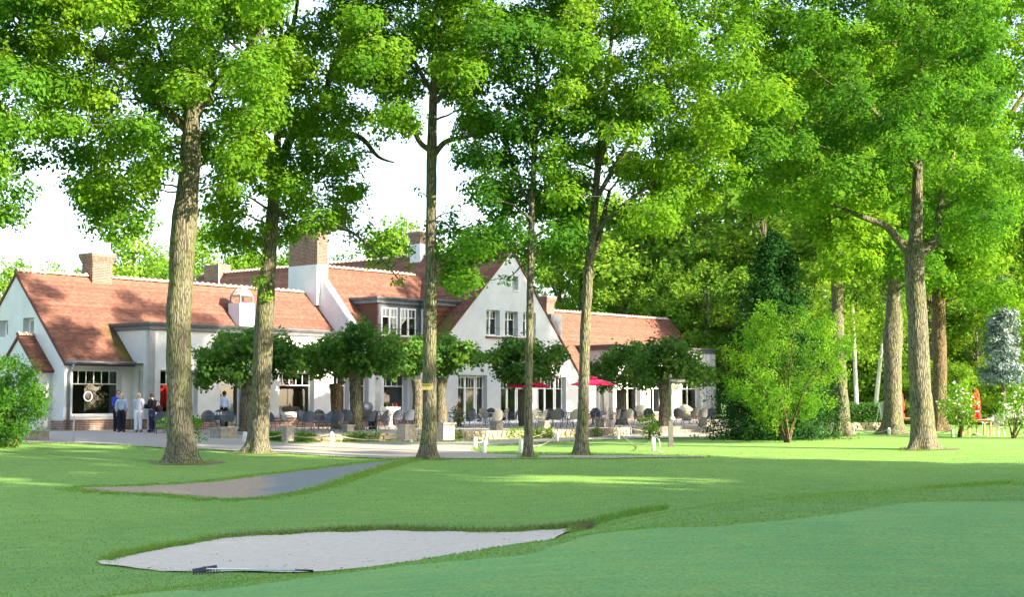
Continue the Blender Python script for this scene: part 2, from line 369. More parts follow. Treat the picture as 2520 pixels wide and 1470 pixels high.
def grid_sheet():
    xs = np.concatenate([-np.geomspace(1500, 42, 14), np.arange(-40, 40.01, .5), np.geomspace(42, 1500, 14)])
    ys = np.concatenate([[-1500, -600, -250, -120, -60, -35, -20], np.arange(-10, 8, 1.5), np.arange(8, 32, .3), np.arange(32, 76, .5), np.arange(76, 110, 2), np.geomspace(112, 2500, 14)])
    X, Y = np.meshgrid(xs, ys); P = np.stack([X.ravel(), Y.ravel()], 1); Z = hz(P)
    V = np.column_stack([P, Z]); nx, ny = len(xs), len(ys)
    i = np.arange(nx * ny).reshape(ny, nx)
    F = np.stack([i[:-1, :-1], i[:-1, 1:], i[1:, 1:], i[1:, :-1]], -1).reshape(-1, 4)
    return V, F
def np_mesh(name, V, F, mat, smooth=False, tint=None, extra=None):
    V = np.ascontiguousarray(V, np.float32); F = np.ascontiguousarray(F, np.int32); k = F.shape[1]
    me = bpy.data.meshes.new(name); me.vertices.add(len(V)); me.vertices.foreach_set("co", V.ravel())
    me.loops.add(F.size); me.loops.foreach_set("vertex_index", F.ravel())
    me.polygons.add(len(F)); me.polygons.foreach_set("loop_start", np.arange(0, F.size, k, dtype=np.int32))
    try: me.polygons.foreach_set("loop_total", np.full(len(F), k, np.int32))
    except Exception: pass
    if mat: me.materials.append(mat)
    me.update(calc_edges=True)
    if smooth: me.shade_smooth()
    if tint is not None:
        a = me.attributes.new("tint", 'FLOAT', 'FACE'); a.data.foreach_set("value", np.ascontiguousarray(tint, np.float32))
    for nm, (dom, arr) in (extra or {}).items():
        a = me.attributes.new(nm, 'FLOAT', dom); a.data.foreach_set("value", np.ascontiguousarray(arr, np.float32))
    return me
V, F = grid_sheet()
lawn = obj_me("lawn", np_mesh("lawn", V, F, M['lawn'], True)); tag(lawn, "wide mown lawn of the golf course sloping between green and clubhouse", None, None, 'structure')

def smooth_poly(pts, n=6, closed=True):
    k = len(pts); out = []
    for i in range(k if closed else k - 1):
        p0, p1, p2, p3 = [np.array(pts[(i + j) % k] if closed else pts[min(max(i + j, 0), k - 1)]) for j in (-1, 0, 1, 2)]
        for s in range(n):
            t = s / n; out.append(tuple(.5 * ((2 * p1) + (-p0 + p2) * t + (2 * p0 - 5 * p1 + 4 * p2 - p3) * t * t + (-p0 + 3 * p1 - 3 * p2 + p3) * t ** 3)))
    return out
def inside(P, poly):
    P = np.asarray(P); x, y = P[:, 0], P[:, 1]; r = np.zeros(len(P), bool); q = np.array(poly); n = len(q); j = n - 1
    for i in range(n):
        c = (q[i, 1] > y) != (q[j, 1] > y); xx = (q[j, 0] - q[i, 0]) * (y - q[i, 1]) / (q[j, 1] - q[i, 1] + 1e-12) + q[i, 0]
        r ^= c & (x < xx); j = i
    return r
def sheet(name, poly, step, off, mat, jitter=0.0, zf=None, sm=3, seed=1):
    """a sheet laid on the terrain inside a world outline"""
    r = random.Random(seed); poly = smooth_poly(poly, sm) if sm > 1 else list(poly)
    dense = []
    for i in range(len(poly)):
        a, b = np.array(poly[i]), np.array(poly[(i + 1) % len(poly)]); L = np.linalg.norm(b - a); m = max(1, int(L / step))
        for s in range(m):
            p = a + (b - a) * s / m; dense.append((p[0] + r.uniform(-jitter, jitter), p[1] + r.uniform(-jitter, jitter)))
    q = np.array(dense); lo, hi = q.min(0), q.max(0)
    X, Y = np.meshgrid(np.arange(lo[0], hi[0], step), np.arange(lo[1], hi[1], step)); P = np.stack([X.ravel(), Y.ravel()], 1)
    P = P + nr.uniform(-.05, .05, P.shape) * step; P = P[inside(P, q)]
    vs_ = [Vector((float(a), float(b))) for a, b in list(q) + list(P)]; n = len(q)
    res = geometry.delaunay_2d_cdt(vs_, [], [list(range(n))], 1, 1e-5)
    vv = np.array([(v.x, v.y) for v in res[0]]); z = hz(vv) + off if zf is None else zf(vv)
    Fs = [tuple(f) for f in res[2]]
    o = obj(name, np.column_stack([vv, z]), Fs, mat, None, True); o["kind"] = 'structure'
    return o, q
def gpoly(pix): return [tuple(ground_at(*p)[:2]) for p in pix]

# putting green (shorter, bluer turf)
gp = gpoly([(260,1474),(500,1460),(760,1426),(1000,1396),(1302,1369),(1461,1318),(1630,1303),(1785,1298),(2099,1262),(2519,1236)])
gp = [(gp[0][0] - 6, 12.5)] + gp + [(16, 20), (22, 12), (14, 2), (-8, 2)]
green, _ = sheet("putting_green", gp, .35, .012, M['green'], .012, sm=2)
tag(green, "smooth close mown putting green filling the foreground")
# bunker
bp = [tuple(at(*t)[:2]) for t in ((243,1386,22.2),(330,1355,23.6),(450,1334,25),(560,1321,26),(720,1313,26.4),(900,1309,26.6),(1100,1310,26.7),(1250,1311,27),(1420,1309,27.4))]
p_tip = bp[-1]; bp += [(p_tip[0] + .1, p_tip[1] - .8), (.9, 24.0), (.2, 21.9), (-1.2, 20.3)]
bp += [tuple(at(*t)[:2]) for t in ((760,1415,19.7),(600,1412,20.1),(500,1410,20.3),(400,1407,20.8),(310,1400,21.4))]
def bz(P):
    z = hz(P); return z + .02 + .012 * np.sin(P[:, 0] * 5 + P[:, 1] * 3) * np.sin(P[:, 1] * 4)
bunker, bunker_q = sheet("sand_bunker", bp, .22, .02, M['sand'], .03, bz, 3)
tag(bunker, "pale raked sand bunker beyond the putting green")
# worn asphalt and earth path
pp = gpoly([(180,1202),(330,1198),(480,1190),(560,1183),(640,1172),(760,1158),(860,1146),(985,1133),(1010,1131),(940,1150),(870,1172),(800,1196),(720,1216),(640,1226),(540,1231),(420,1219),(260,1213)])
path, path_q = sheet("path", pp, .25, .015, M['path'], .10, sm=3)
tag(path, "worn path of grey asphalt and bare earth across the lawn")
co = np.array([v.co[:] for v in path.data.vertices]); pxs = 1260 + FPX * co[:, 0] / co[:, 1]
a = path.data.attributes.new("earth", 'FLOAT', 'POINT'); a.data.foreach_set("value", np.clip((800 - pxs) / 300, 0, 1).astype(np.float32))
q_ = np.array(path_q); dmin = np.min(np.linalg.norm(co[:, None, :2] - q_[None], axis=2), axis=1)
a = path.data.attributes.new("edge", 'FLOAT', 'POINT'); a.data.foreach_set("value", np.clip(dmin / 1.1, 0, 1).astype(np.float32))
# gravel drive
dp = gpoly([(-30,1088),(110,1091),(280,1097),(400,1104),(590,1113),(700,1118),(850,1127),(985,1132),(1085,1131),(1300,1130),(1500,1130),(1740,1127),
            (1740,1124.5),(1500,1124),(1300,1123),(1200,1118),(1163,1110),(1172,1100),(1277,1094),(1417,1087),(1560,1082),(1700,1079),(1795,1074)])
dp += [(11.6, 73.2), (6, 73.2)] + gpoly([(1500,1076.6),(1300,1084),(1190,1087),(1107,1090),(900,1091),(700,1092),(620,1086)])
dp += [(-9.5, 60), (-11, 66), (-19, 63), (-21.5, 61), (-30, 62)]
drive, drive_q = sheet("gravel_drive", dp, .5, .025, M['gravel'], .05, sm=1)
tag(drive, "pale gravel drive looping in front of the clubhouse")
# raised gravel terrace behind a rubble wall
TERR = [(-10.2,57.6),(-8.6,56.6),(-7.1,56.8),(-3.2,60.2),(.6,63.8),(4.2,67.2),(5.6,70.2),(6.2,74),(11.4,74),(12.6,74.6),(14.5,80),(27,100),(20,106),(-6,80),(-14,69),(-13.5,62.2),(-11.5,60)]
terrace = MB(); terrace.prism(TERR, -.9, .0)
terrace = terrace.build("terrace", M['gravel']); tag(terrace, "raised gravel terrace in front of the clubhouse", None, None, 'structure')

# rubble retaining wall along the terrace: each stone its own piece
wall_root = empty("retaining_wall", (TERR[1][0], TERR[1][1], -.3))
tag(wall_root, "low rubble stone wall holding up the terrace edge", "stone wall")
def stone_mesh(seed):
    r = random.Random(seed); bm = bmesh.new(); bmesh.ops.create_cube(bm, size=1)
    bmesh.ops.subdivide_edges(bm, edges=bm.edges[:], cuts=1, use_grid_fill=True)
    for v in bm.verts:
        v.co = v.co * (1 - .12 * (v.co.length > .7)) + Vector((r.uniform(-.06, .06), r.uniform(-.06, .06), r.uniform(-.06, .06)))
    me = bpy.data.meshes.new("stone"); bm.to_mesh(me); bm.free(); me.materials.append(M['stone2']); return me
STONES = [stone_mesh(i) for i in range(8)]
r_ = random.Random(3)
for i in range(0, 6):
    a = Vector((*TERR[i], 0)); b = Vector((*TERR[i + 1], 0)); L = (b - a).length; d = (b - a).normalized(); out = Vector((d.y, -d.x, 0)); ang = math.atan2(d.y, d.x)
    z = -.42
    for row, hh in enumerate((.17, .15, .12)):
        s = r_.uniform(-.2, 0)
        while s < L:
            w = r_.uniform(.24, .46); c = a + d * (s + w / 2) + out * (.05 + r_.uniform(-.02, .03))
            o = obj_me("stone", r_.choice(STONES)); o.parent = wall_root; o.location = (c.x - wall_root.location.x, c.y - wall_root.location.y, z + hh / 2 + .3 + r_.uniform(-.01, .01))
            o.rotation_euler = (0, 0, ang + r_.uniform(-.05, .05)); o.scale = (w * 1.0, .26, hh * 1.02); s += w + .012
        z += hh
# garden steps up to the terrace
steps = empty("garden_steps", (8.8, 73.2, -.45)); tag(steps, "three weathered stone steps climbing to the terrace", "steps")
for k in range(3):
    x = -2.6 - .0 * k; w = 5.2 / 4
    for j in range(4):
        b_ = MB(); b_.box((x + j * w + .004, -.6 + .36 * k - .2, -.05 if k == 0 else .0 + .15 * k - .02), (x + (j + 1) * w - .004, 1.2, .15 * (k + 1) - .002 * k)); b_.build("step_slab", M['stone'], steps)
for nm, lo, hi in (("side_block", (2.75, -.75, -.1), (4.0, 1.2, .42)), ("side_block", (-4.0, -.6, -.1), (-2.75, 1.2, .40))):
    MB().box(lo, hi).build(nm, M['concrete'], steps)
# ------------------------------------------------------------------ clubhouse (local frame: a along the front, b backwards, z up)
HO = Vector(((160 - 1260) / FPX * 62, 62, 0)); HANG = R(50)
E1 = Vector((math.cos(HANG), math.sin(HANG), 0)); E2 = Vector((-math.sin(HANG), math.cos(HANG), 0))
def hw(a, b, z): return HO + E1 * a + E2 * b + Vector((0, 0, z))
house = empty("clubhouse", HO, HANG)
tag(house, "long white clubhouse with red tiled roofs, gables and brick chimneys", "building")
def tess(outer, holes, f, d0, d1):
    rings = [outer] + holes; flat = [p for r in rings for p in r]
    tri = geometry.tessellate_polygon([[Vector((u, z, 0)) for u, z in r] for r in rings])
    n = len(flat); V = [f(u, z, d0) for u, z in flat] + [f(u, z, d1) for u, z in flat]; F = []
    for t in tri: F.append(tuple(t)); F.append(tuple(i + n for i in reversed(t)))
    k = 0
    for r in rings:
        for i in range(len(r)): F.append((k + i, k + (i + 1) % len(r), n + k + (i + 1) % len(r), n + k + i))
        k += len(r)
    return V, F
def rect(u0, u1, z0, z1): return [(u0, z0), (u1, z0), (u1, z1), (u0, z1)]
def wall(f, outer, holes=(), th=.4, mat='render', name="wall", parent=None):
    V, F = tess(outer, [rect(*h) for h in holes], f, 0, th)
    o = obj(name, V, F, M[mat], parent or house)
    bm = bmesh.new(); bm.from_mesh(o.data); bmesh.ops.recalc_face_normals(bm, faces=bm.faces[:]); bm.to_mesh(o.data); bm.free()
    return o
def front(b): return lambda u, z, d: (u, b + d, z)
def left(a): return lambda u, z, d: (a + d, u, z)
def fbox(mb, f, u0, u1, z0, z1, d0, d1):
    V = [f(u, z, d) for d in (d0, d1) for u, z in rect(u0, u1, z0, z1)]
    mb.add(V, [(3, 2, 1, 0), (4, 5, 6, 7), (0, 1, 5, 4), (1, 2, 6, 5), (2, 3, 7, 6), (3, 0, 4, 7)])
def window(f, u0, u1, z0, z1, leaves, transom, topcols, botcols=1, rec=.3, fr=.07, bar=.035, name="window", mat='white', sill=True):
    """frame with leaves; every leaf has topcols panes above the transom and botcols below"""
    mb = MB(); D0, D1 = rec, rec + .07; panes = []
    fbox(mb, f, u0, u0 + fr, z0, z1, D0, D1); fbox(mb, f, u1 - fr, u1, z0, z1, D0, D1)
    fbox(mb, f, u0 + fr, u1 - fr, z1 - fr, z1, D0, D1); fbox(mb, f, u0 + fr, u1 - fr, z0, z0 + fr, D0, D1)
    lw = (u1 - u0 - 2 * fr) / leaves; st = fr if leaves > 1 else 0
    for i in range(leaves):
        a0 = u0 + fr + i * lw; a1 = a0 + lw
        if i: fbox(mb, f, a0 - fr * .7, a0 + fr * .7, z0 + fr, z1 - fr, D0 - .012, D1 + .01); a0 += fr * .7
        if i < leaves - 1: a1 -= fr * .7
        if transom: fbox(mb, f, a0, a1, transom - bar * .6, transom + bar * .6, D0 + .004, D1 - .004)
        for (q0, q1, nc) in (((z0 + fr, transom - bar * .6, botcols), (transom + bar * .6, z1 - fr, topcols)) if transom else ((z0 + fr, z1 - fr, botcols),)):
            w = (a1 - a0) / nc
            for j in range(nc):
                b0, b1 = a0 + j * w, a0 + (j + 1) * w
                if j: fbox(mb, f, b0 - bar / 2, b0 + bar / 2, q0, q1, D0 + .008, D1 - .008); b0 += bar / 2
                if j < nc - 1: b1 -= bar / 2
                panes.append((b0, b1, q0, q1))
    o = mb.build(name, M[mat], house)
    for p in panes:
        V = [f(u, z, D0 + .03 + (.004 if k > 1 else 0)) for k, (u, z) in enumerate(rect(*p))]
        obj("pane", V, [(0, 1, 2, 3)], M['glass'], o)
    if sill:
        s = MB(); fbox(s, f, u0 - .04, u1 + .04, z0 - .06, z0 - .002, -.05, rec + .02); s.build("sill", M['white'], o)
    return o

def tiles(parent, P0, U, Vd, ul, vl, keep=None, moss=None, gu=.165, gv=.105, seed=0):
    r = np.random.default_rng(seed); P0 = np.array(P0, float); U = np.array(U, float); Vd = np.array(Vd, float); Nn = np.cross(U, Vd)
    if Nn[2] < -1e-6: Nn = -Nn
    nu, nv = int(ul / gu) + 1, int(vl / gv) + 1
    J, I = np.meshgrid(np.arange(nv), np.arange(nu), indexing='ij'); I = I.ravel(); J = J.ravel()
    u0 = I * gu + (J % 2) * gu * .5 - gu * .25; u1 = u0 + gu - .008; u0 = np.clip(u0, 0, ul); u1 = np.clip(u1, 0, ul)
    v0 = J * gv; v1 = np.minimum(v0 + gv * 1.25, vl); ok = (u1 - u0 > .03) & (v1 - v0 > .02)
    C = P0 + np.outer((u0 + u1) / 2, U) + np.outer((v0 + v1) / 2, Vd)
    if keep is not None: ok &= keep(C)
    u0, u1, v0, v1, C = u0[ok], u1[ok], v0[ok], v1[ok], C[ok]; n = len(u0)
    lift = .026 + r.uniform(-.004, .006, n); tilt = r.uniform(-.003, .003, n)
    def p(u, v, h): return P0 + np.outer(u, U) + np.outer(v, Vd) + np.outer(h, Nn)
    V = np.empty((n, 6, 3)); V[:, 0] = p(u0, v0, lift + tilt); V[:, 1] = p(u1, v0, lift - tilt); V[:, 2] = p(u1, v1, np.full(n, .010)); V[:, 3] = p(u0, v1, np.full(n, .010))
    V[:, 4] = p(u0, v0, lift * 0 + .004); V[:, 5] = p(u1, v0, lift * 0 + .004)
    k = np.arange(n)[:, None] * 6; F = np.concatenate([k + [0, 1, 2, 3], k + [4, 5, 1, 0]], 0)
    rowt = r.normal(0, .16, nv + 1)[np.clip((v0 / gv).round().astype(int), 0, nv)]; t = np.clip(r.normal(.5, .2, n) + rowt, 0, 1); ms = moss(C) if moss is not None else np.zeros(n)
    me = np_mesh("tiles", V.reshape(-1, 3), F, M['tile'], False, np.concatenate([t, t]), {"moss": ('FACE', np.concatenate([ms, ms]))})
    o = obj_me("tiles", me, parent); o["kind"] = 'stuff'; return o
def slab(name, pts, th=.12, mat='tile'):
    """roof deck: polygon thickened downwards along its normal"""
    P = [Vector(p) for p in pts]; n = (P[1] - P[0]).cross(P[2] - P[0]).normalized()
    if n.z < 0: n = -n
    k = len(P); V = P + [p - n * th for p in P]
    return obj(name, V, [tuple(range(k)), tuple(reversed(range(k, 2 * k)))] + [(i, (i + 1) % k, k + (i + 1) % k, k + i) for i in range(k)], M[mat], house)
def rt_mesh():
    mb = MB(); n = 7; V = []; F = []
    for x in (0, .35):
        for h in (.125, .10):
            for j in range(n): w = math.pi * j / (n - 1); V.append((x, h * math.cos(w), h * math.sin(w) * .95 - .03))
    for j in range(n - 1): F += [(j, j + 1, 2 * n + j + 1, 2 * n + j), (n + j, 3 * n + j, 3 * n + j + 1, n + j + 1), (j, n + j, n + j + 1, j + 1), (2 * n + j, 2 * n + j + 1, 3 * n + j + 1, 3 * n + j)]
    mb.add(V, F); me = mb.data("ridge_tile", M['ridge'], True); me.materials.append(M['ridgemortar'])
    c = MB(); V = []; F = []
    for x in (-.045, .03):
        for h in (.165, .12):
            for j in range(n): w = math.pi * j / (n - 1); V.append((x, h * math.cos(w), h * math.sin(w) * .98 - .02))
    for j in range(n - 1): F += [(j, j + 1, 2 * n + j + 1, 2 * n + j), (j, n + j, n + j + 1, j + 1), (2 * n + j, 2 * n + j + 1, 3 * n + j + 1, 3 * n + j)]
    k = len(mb.V); bm = bmesh.new(); bm.from_mesh(me); vv = [bm.verts.new(v) for v in V]
    for f in F: fc = bm.faces.new([vv[i] for i in f]); fc.material_index = 1
    bm.to_mesh(me); bm.free(); return me
RT = rt_mesh(); r_ = random.Random(5)
def ridge(parent, p0, p1, step=.36):
    p0, p1 = Vector(p0), Vector(p1); d = (p1 - p0); L = d.length; d.normalize(); n = int(L / step); ang = math.atan2(d.y, d.x)
    for i in range(n):
        o = obj_me("ridge_tile", RT, parent, p0 + d * (i * step) + Vector((0, 0, r_.uniform(0, .012))), ang + r_.uniform(-.02, .02)); o.scale = (1.03, 1, 1)

SQ = .7071
# --- left wing
S1 = lambda b: 3.1 + 1.01 * b
gab1 = [(-.0, -.3), (8.1, -.3), (8.1, 3.1), (4.05, 7.12), (0, 3.1)]
wall(left(0), gab1, [(2.5, 3.4, 4.25, 5.05), (4.65, 5.4, 4.25, 5.0)])
wall(front(0), rect(.4, 3.55, -.3, 3.08), [(.3 + .12, 2.95, .68, 2.7)])
wall(front(7.7), rect(.4, 17.7, -.3, 3.08))
window(front(0), .42, 2.95, .68, 2.7, 1, 2.07, 6, 1, rec=.3)
for u0, u1, z0, z1 in ((2.5, 3.4, 4.25, 5.05), (4.65, 5.4, 4.25, 5.0)): window(left(0), u0, u1, z0, z1, 1, None, 1, 1, rec=.3, fr=.12, sill=False)
L1 = math.hypot(4.05 + .12, 1.01 * 4.17)
roof1 = slab("roof", [(-.06, -.15, S1(-.15)), (17.7, -.15, S1(-.15)), (17.7, 4.05, S1(4.05)), (-.06, 4.05, S1(4.05))])
slab("roof", [(-.06, 4.05, S1(4.05)), (17.7, 4.05, S1(4.05)), (17.7, 8.3, S1(-.2)), (-.06, 8.3, S1(-.2))])
def moss1(C): return np.clip(1 - np.abs(C[:, 0] - 3.3) / .55, 0, 1) * np.clip((2.0 - C[:, 1]) / 1.2, 0, 1) * 1.5
tiles(roof1, (-.05, -.16, S1(-.16)), (1, 0, 0), (0, .7036, .7106), 17.75, 5.98, lambda C: (C[:, 0] < 3.5) | (C[:, 1] > 1.68), moss1)
ridge(roof1, (0, 4.05, S1(4.05) + .05), (17.6, 4.05, S1(4.05) + .05))
MB().tube([(-.05, -.2, 3.0), (3.5, -.2, 3.0)], .085, 10).build("gutter", M['zinc'], house, True)
MB().tube([(.3, -.2, 2.98), (.3, -.2, 2.8), (.2, -.07, 2.55), (.2, -.07, .1)], .06, 10).build("downpipe", M['zinc'], house, True)
# --- gabled porch on the end wall
pf = lambda u, z, d: (-.77 + d, u, z)
wall(pf, [(.95, -.3), (3.95, -.3), (3.95, 2.75), (2.45, 4.15), (.95, 2.75)], [], .3)
wall(front(.95), rect(-.47, 0, -.3, 2.72), [], .25)
pr = slab("porch_roof", [(-.85, .78, 2.62), (.0, .78, 2.62), (.0, 2.45, 4.22), (-.85, 2.45, 4.22)], .1)
tiles(pr, (-.85, .78, 2.62), (1, 0, 0), (0, .722, .692), .85, 2.3, seed=3)
slab("porch_roof", [(-.85, 2.45, 4.22), (0, 2.45, 4.22), (0, 4.12, 2.62), (-.85, 4.12, 2.62)], .1)
ridge(pr, (-.8, 2.45, 4.25), (0, 2.45, 4.25), .38)
# --- flat roofed bay in front of the left wing and the same wall carried on to the tall gable
wall(left(3.55), [(-1.2, -.3), (0, -.3), (0, 3.1), (1.75, 4.86), (-1.2, 4.86)], [(-.72, -.38, .68, 2.7)], .3)
window(left(3.55), -.72, -.38, .68, 2.7, 1, 2.07, 1, 1, rec=.15, fr=.04)
bay_op = [(4.15, 6.25, .68, 2.72), (7.55, 8.9, .02, 2.72), (11.15, 13.45, .68, 2.72), (14.75, 15.85, .68, 2.72), (16.4, 17.25, .68, 2.72), (18.35, 20.15, .68, 2.72)]
wall(front(-1.2), [(3.85, -.3), (20.5, -.3), (20.5, 3.44), (17.75, 3.44), (17.75, 4.86), (3.85, 4.86)], bay_op, .42)
wall(front(-1.2), rect(3.55, 3.85, -.3, 4.86), [], .3)
for k, (u0, u1, z0, z1) in enumerate(bay_op):
    if k == 1: window(front(-1.2), u0, u1, z0, z1, 1, 2.07, 2, 1, .33, name="door", sill=False)
    else: window(front(-1.2), u0, u1, z0, z1, 1, 2.07, max(2, int((u1 - u0) / .42)), 1, .33)
def fascia(path, z0, z1, ov=.2, name="fascia", mat='trim'):
    """moulded cornice following a path in (a, b); outside is to the right of the path"""
    mb = MB(); prof = [(0, z0), (ov * .45, z0 + .02), (ov * .45, z0 + (z1 - z0) * .45), (ov * .75, z0 + (z1 - z0) * .6), (ov, z0 + (z1 - z0) * .85), (ov, z1), (0, z1)]
    P = [Vector((*p, 0)) for p in path]; k = len(P); V = []; F = []; m = len(prof)
    for i in range(k):
        ds = []
        if i: ds.append((P[i] - P[i - 1]).normalized())
        if i < k - 1: ds.append((P[i + 1] - P[i]).normalized())
        ns = [Vector((d.y, -d.x, 0)) for d in ds]; nn = sum(ns, Vector()); nn = nn / nn.dot(ns[0]) if len(ns) > 1 else nn
        for o_, z in prof: V.append(P[i] + nn * o_ + Vector((0, 0, z)))
    for i in range(k - 1):
        for j in range(m): F.append((i * m + j, (i + 1) * m + j, (i + 1) * m + (j + 1) % m, i * m + (j + 1) % m))
    F += [tuple(range(m)), tuple(reversed(range((k - 1) * m, k * m)))]
    return mb.add(V, F).build(name, M[mat], house)
fascia([(3.549, 1.78), (3.549, -1.201), (17.75, -1.201)], 4.52, 4.87, .22)
MB().box((3.56, -1.19, 4.8), (17.69, 1.8, 4.868)).build("flat_roof", M['zinc'], house)
# --- tall gable wall with its chimney, central block
S2 = lambda b: 4.72 + 1.066 * b
RZ2 = S2(3.7)
wall(left(17.7), [(-1.2, -.3), (8.6, -.3), (8.6, S2(-1.2)), (3.7, RZ2 + .04), (-1.2, S2(-1.2) + .04)], [], .45)
SXL = lambda a: 4.88 + .918 * (a - 22.06) - .15
SXR = lambda a: 10.1 - 1.11 * (a - 27.9)
roof2 = slab("roof", [(18.1, -1.35, S2(-1.35)), (24, -1.35, S2(-1.35)), (26.2, 3.7, RZ2), (18.1, 3.7, RZ2)])
slab("roof", [(18.1, 3.7, RZ2), (26.2, 3.7, RZ2), (26.2, 8.6, S2(-1.2)), (18.1, 8.6, S2(-1.2))])
nv2 = math.hypot(1, 1.066)
def keep2(C):
    k = C[:, 2] > SXL(C[:, 0]) - .02
    k &= ~((C[:, 0] > 19.02) & (C[:, 1] > -.02) & (C[:, 1] < 1.9)); k &= ~((C[:, 0] > 22.3) & (C[:, 1] > -1.0) & (C[:, 1] < 1.9)); return k
def moss2(C): return np.clip(1 - np.abs(C[:, 0] - 18.8) / .5, 0, 1) * np.clip((1.4 - C[:, 1]) / 1.4, 0, 1) * 1.6
tiles(roof2, (17.7, -1.36, S2(-1.36)), (1, 0, 0), (0, 1 / nv2, 1.066 / nv2), 9.2, 7.4, keep2, moss2, seed=5)
ridge(roof2, (17.8, 3.7, RZ2 + .05), (25.8, 3.7, RZ2 + .05))
# --- cross wing with the big front gable
gx = [(20.3, -.3), (34.2, -.3), (34.2, SXR(34.2) - .04), (27.9, 10.06), (20.3, SXL(20.3) - .0)]
x_win = [(25.68, 26.85, 5.0, 6.45), (27.31, 28.48, 5.0, 6.45), (28.94, 30.11, 5.0, 6.45)]
x_door = [(23.3, 25.75, .02, 2.72), (26.95, 29.35, .02, 2.72), (30.35, 33.0, .02, 2.72)]
wall(front(-2), gx, x_win + x_door + [(28.0, 28.5, 7.7, 8.5)], .42)
wall(left(20.3), rect(-1.58, 27, -.3, 3.1)); wall(front(26.6), rect(20.3, 34.2, -.3, 3.0)); wall(left(33.8), rect(-1.58, 27, -.3, 3.0))
for w in x_win:
    o = window(front(-2), *w, 2, 5.98, 2, 1, .3, .075)
    MB().tube([(w[0] - .03, -2.02, 5.42), (w[1] + .03, -2.02, 5.42)], .014, 6).build("guard_rail", M['black'], o)
window(front(-2), 28.0, 28.5, 7.7, 8.5, 1, None, 1, 1, .3)
s = MB()
for k in range(40): s.box((25.6 + k * .115, -2.07, 4.83), (25.6 + k * .115 + .1, -1.9, 4.935))
o = s.build("brick_sill", M['brick'], house)
for w in x_door:
    m = w[0] + (w[1] - w[0]) * .72
    window(front(-2), w[0], m, .02, 2.7, 2, 2.0, 3, 1, .3, .12, name="french_door", sill=False)
    window(front(-2), m + .04, w[1], .02, 2.7, 1, 2.0, 2, 1, .3, .09, name="side_light", sill=False)
LXl = math.hypot(27.9 - 20.0, SXL(27.9) - SXL(20.0)); nxl = math.hypot(1, .918)
roofx = slab("roof", [(20.0, -2.06, SXL(20.0)), (20.0, 27, SXL(20.0)), (27.9, 27, SXL(27.9)), (27.9, -2.06, SXL(27.9))])
slab("roof", [(27.9, -2.06, 10.1), (27.9, 27, 10.1), (34.4, 27, SXR(34.4)), (34.4, -2.06, SXR(34.4))])
def keepx(C):
    inner = (C[:, 1] > -1.3) & (C[:, 1] < 8.6)
    return ~(inner & (C[:, 2] < np.minimum(S2(C[:, 1]), S2(7.4 - C[:, 1])) - .02)) & ~((C[:, 0] < 24.2) & (C[:, 1] > -1) & (C[:, 1] < 2) & (C[:, 2] < 6.6))
def mossx(C): return np.clip(1 - np.abs((C[:, 0] - 22.6) - (C[:, 1] + 2) * .5) / .9, 0, 1) * np.clip((0 - C[:, 1]) / 1.2, 0, 1) * 1.6
tiles(roofx, (20.0, -2.06, SXL(20.0)), (0, 1, 0), (1 / nxl, 0, .918 / nxl), 29, LXl, keepx, mossx, seed=6)
ridge(roofx, (27.9, -2, SXL(27.9) + .05), (27.9, 27, SXL(27.9) + .05))
# --- corner dormer of the central block
wall(left(19.0), [(0, 4.5), (0.02, 6.62), (1.8, 6.62), (.02, 4.74)], [], .1, 'tile', "dormer_cheek")
d_op = [(19.3, 20.55, 4.8, 6.38), (20.75, 22.0, 4.8, 6.38)]
wall(front(0), rect(19.1, 22.3, 4.5, 6.62), d_op, .12, 'trim', "dormer_wall")
wall(left(22.3), rect(-1.0, 0, 3.6, 6.62), [(-.85, -.15, 4.8, 6.38)], .12, 'trim', "dormer_wall")
dw = wall(front(-1.0), [(22.42, 3.6), (24.5, 3.6), (24.5, 6.62), (22.42, 6.62)], [], .12, 'tile', "dormer_wall")
for w in d_op: window(front(0), *w, 2, 5.85, 2, 1, -.02, .09, sill=False)
window(left(22.3), -.85, -.15, 4.8, 6.38, 1, 5.85, 2, 1, -.02, .09, sill=False)
MB().tube([(19.2, -.12, 5.2), (22.1, -.12, 5.2)], .014, 6).build("guard_rail", M['black'], house)
fascia([(19.0, 2.2), (19.0, -.001), (22.3, -.001), (22.3, -1.001), (24.5, -1.001)], 6.56, 6.92, .24)
MB().box((19.01, .01, 6.85), (24.4, 2.3, 6.918)).build("flat_roof", M['zinc'], house); MB().box((22.31, -.99, 6.85), (24.4, .008, 6.917)).build("flat_roof", M['zinc'], house)
tiles(dw, (18.995, 1.75, 6.55), (0, -1, 0), (0, 0, -1), 1.74, 1.8, lambda C: C[:, 2] > S2(C[:, 1]) + .05, seed=8, gu=.2, gv=.13)
tiles(dw, (22.43, -1.005, 3.7), (1, 0, 0), (0, 0, 1), 2.0, 2.85, lambda C: C[:, 2] > SXL(C[:, 0]), seed=9, gu=.2, gv=.13)
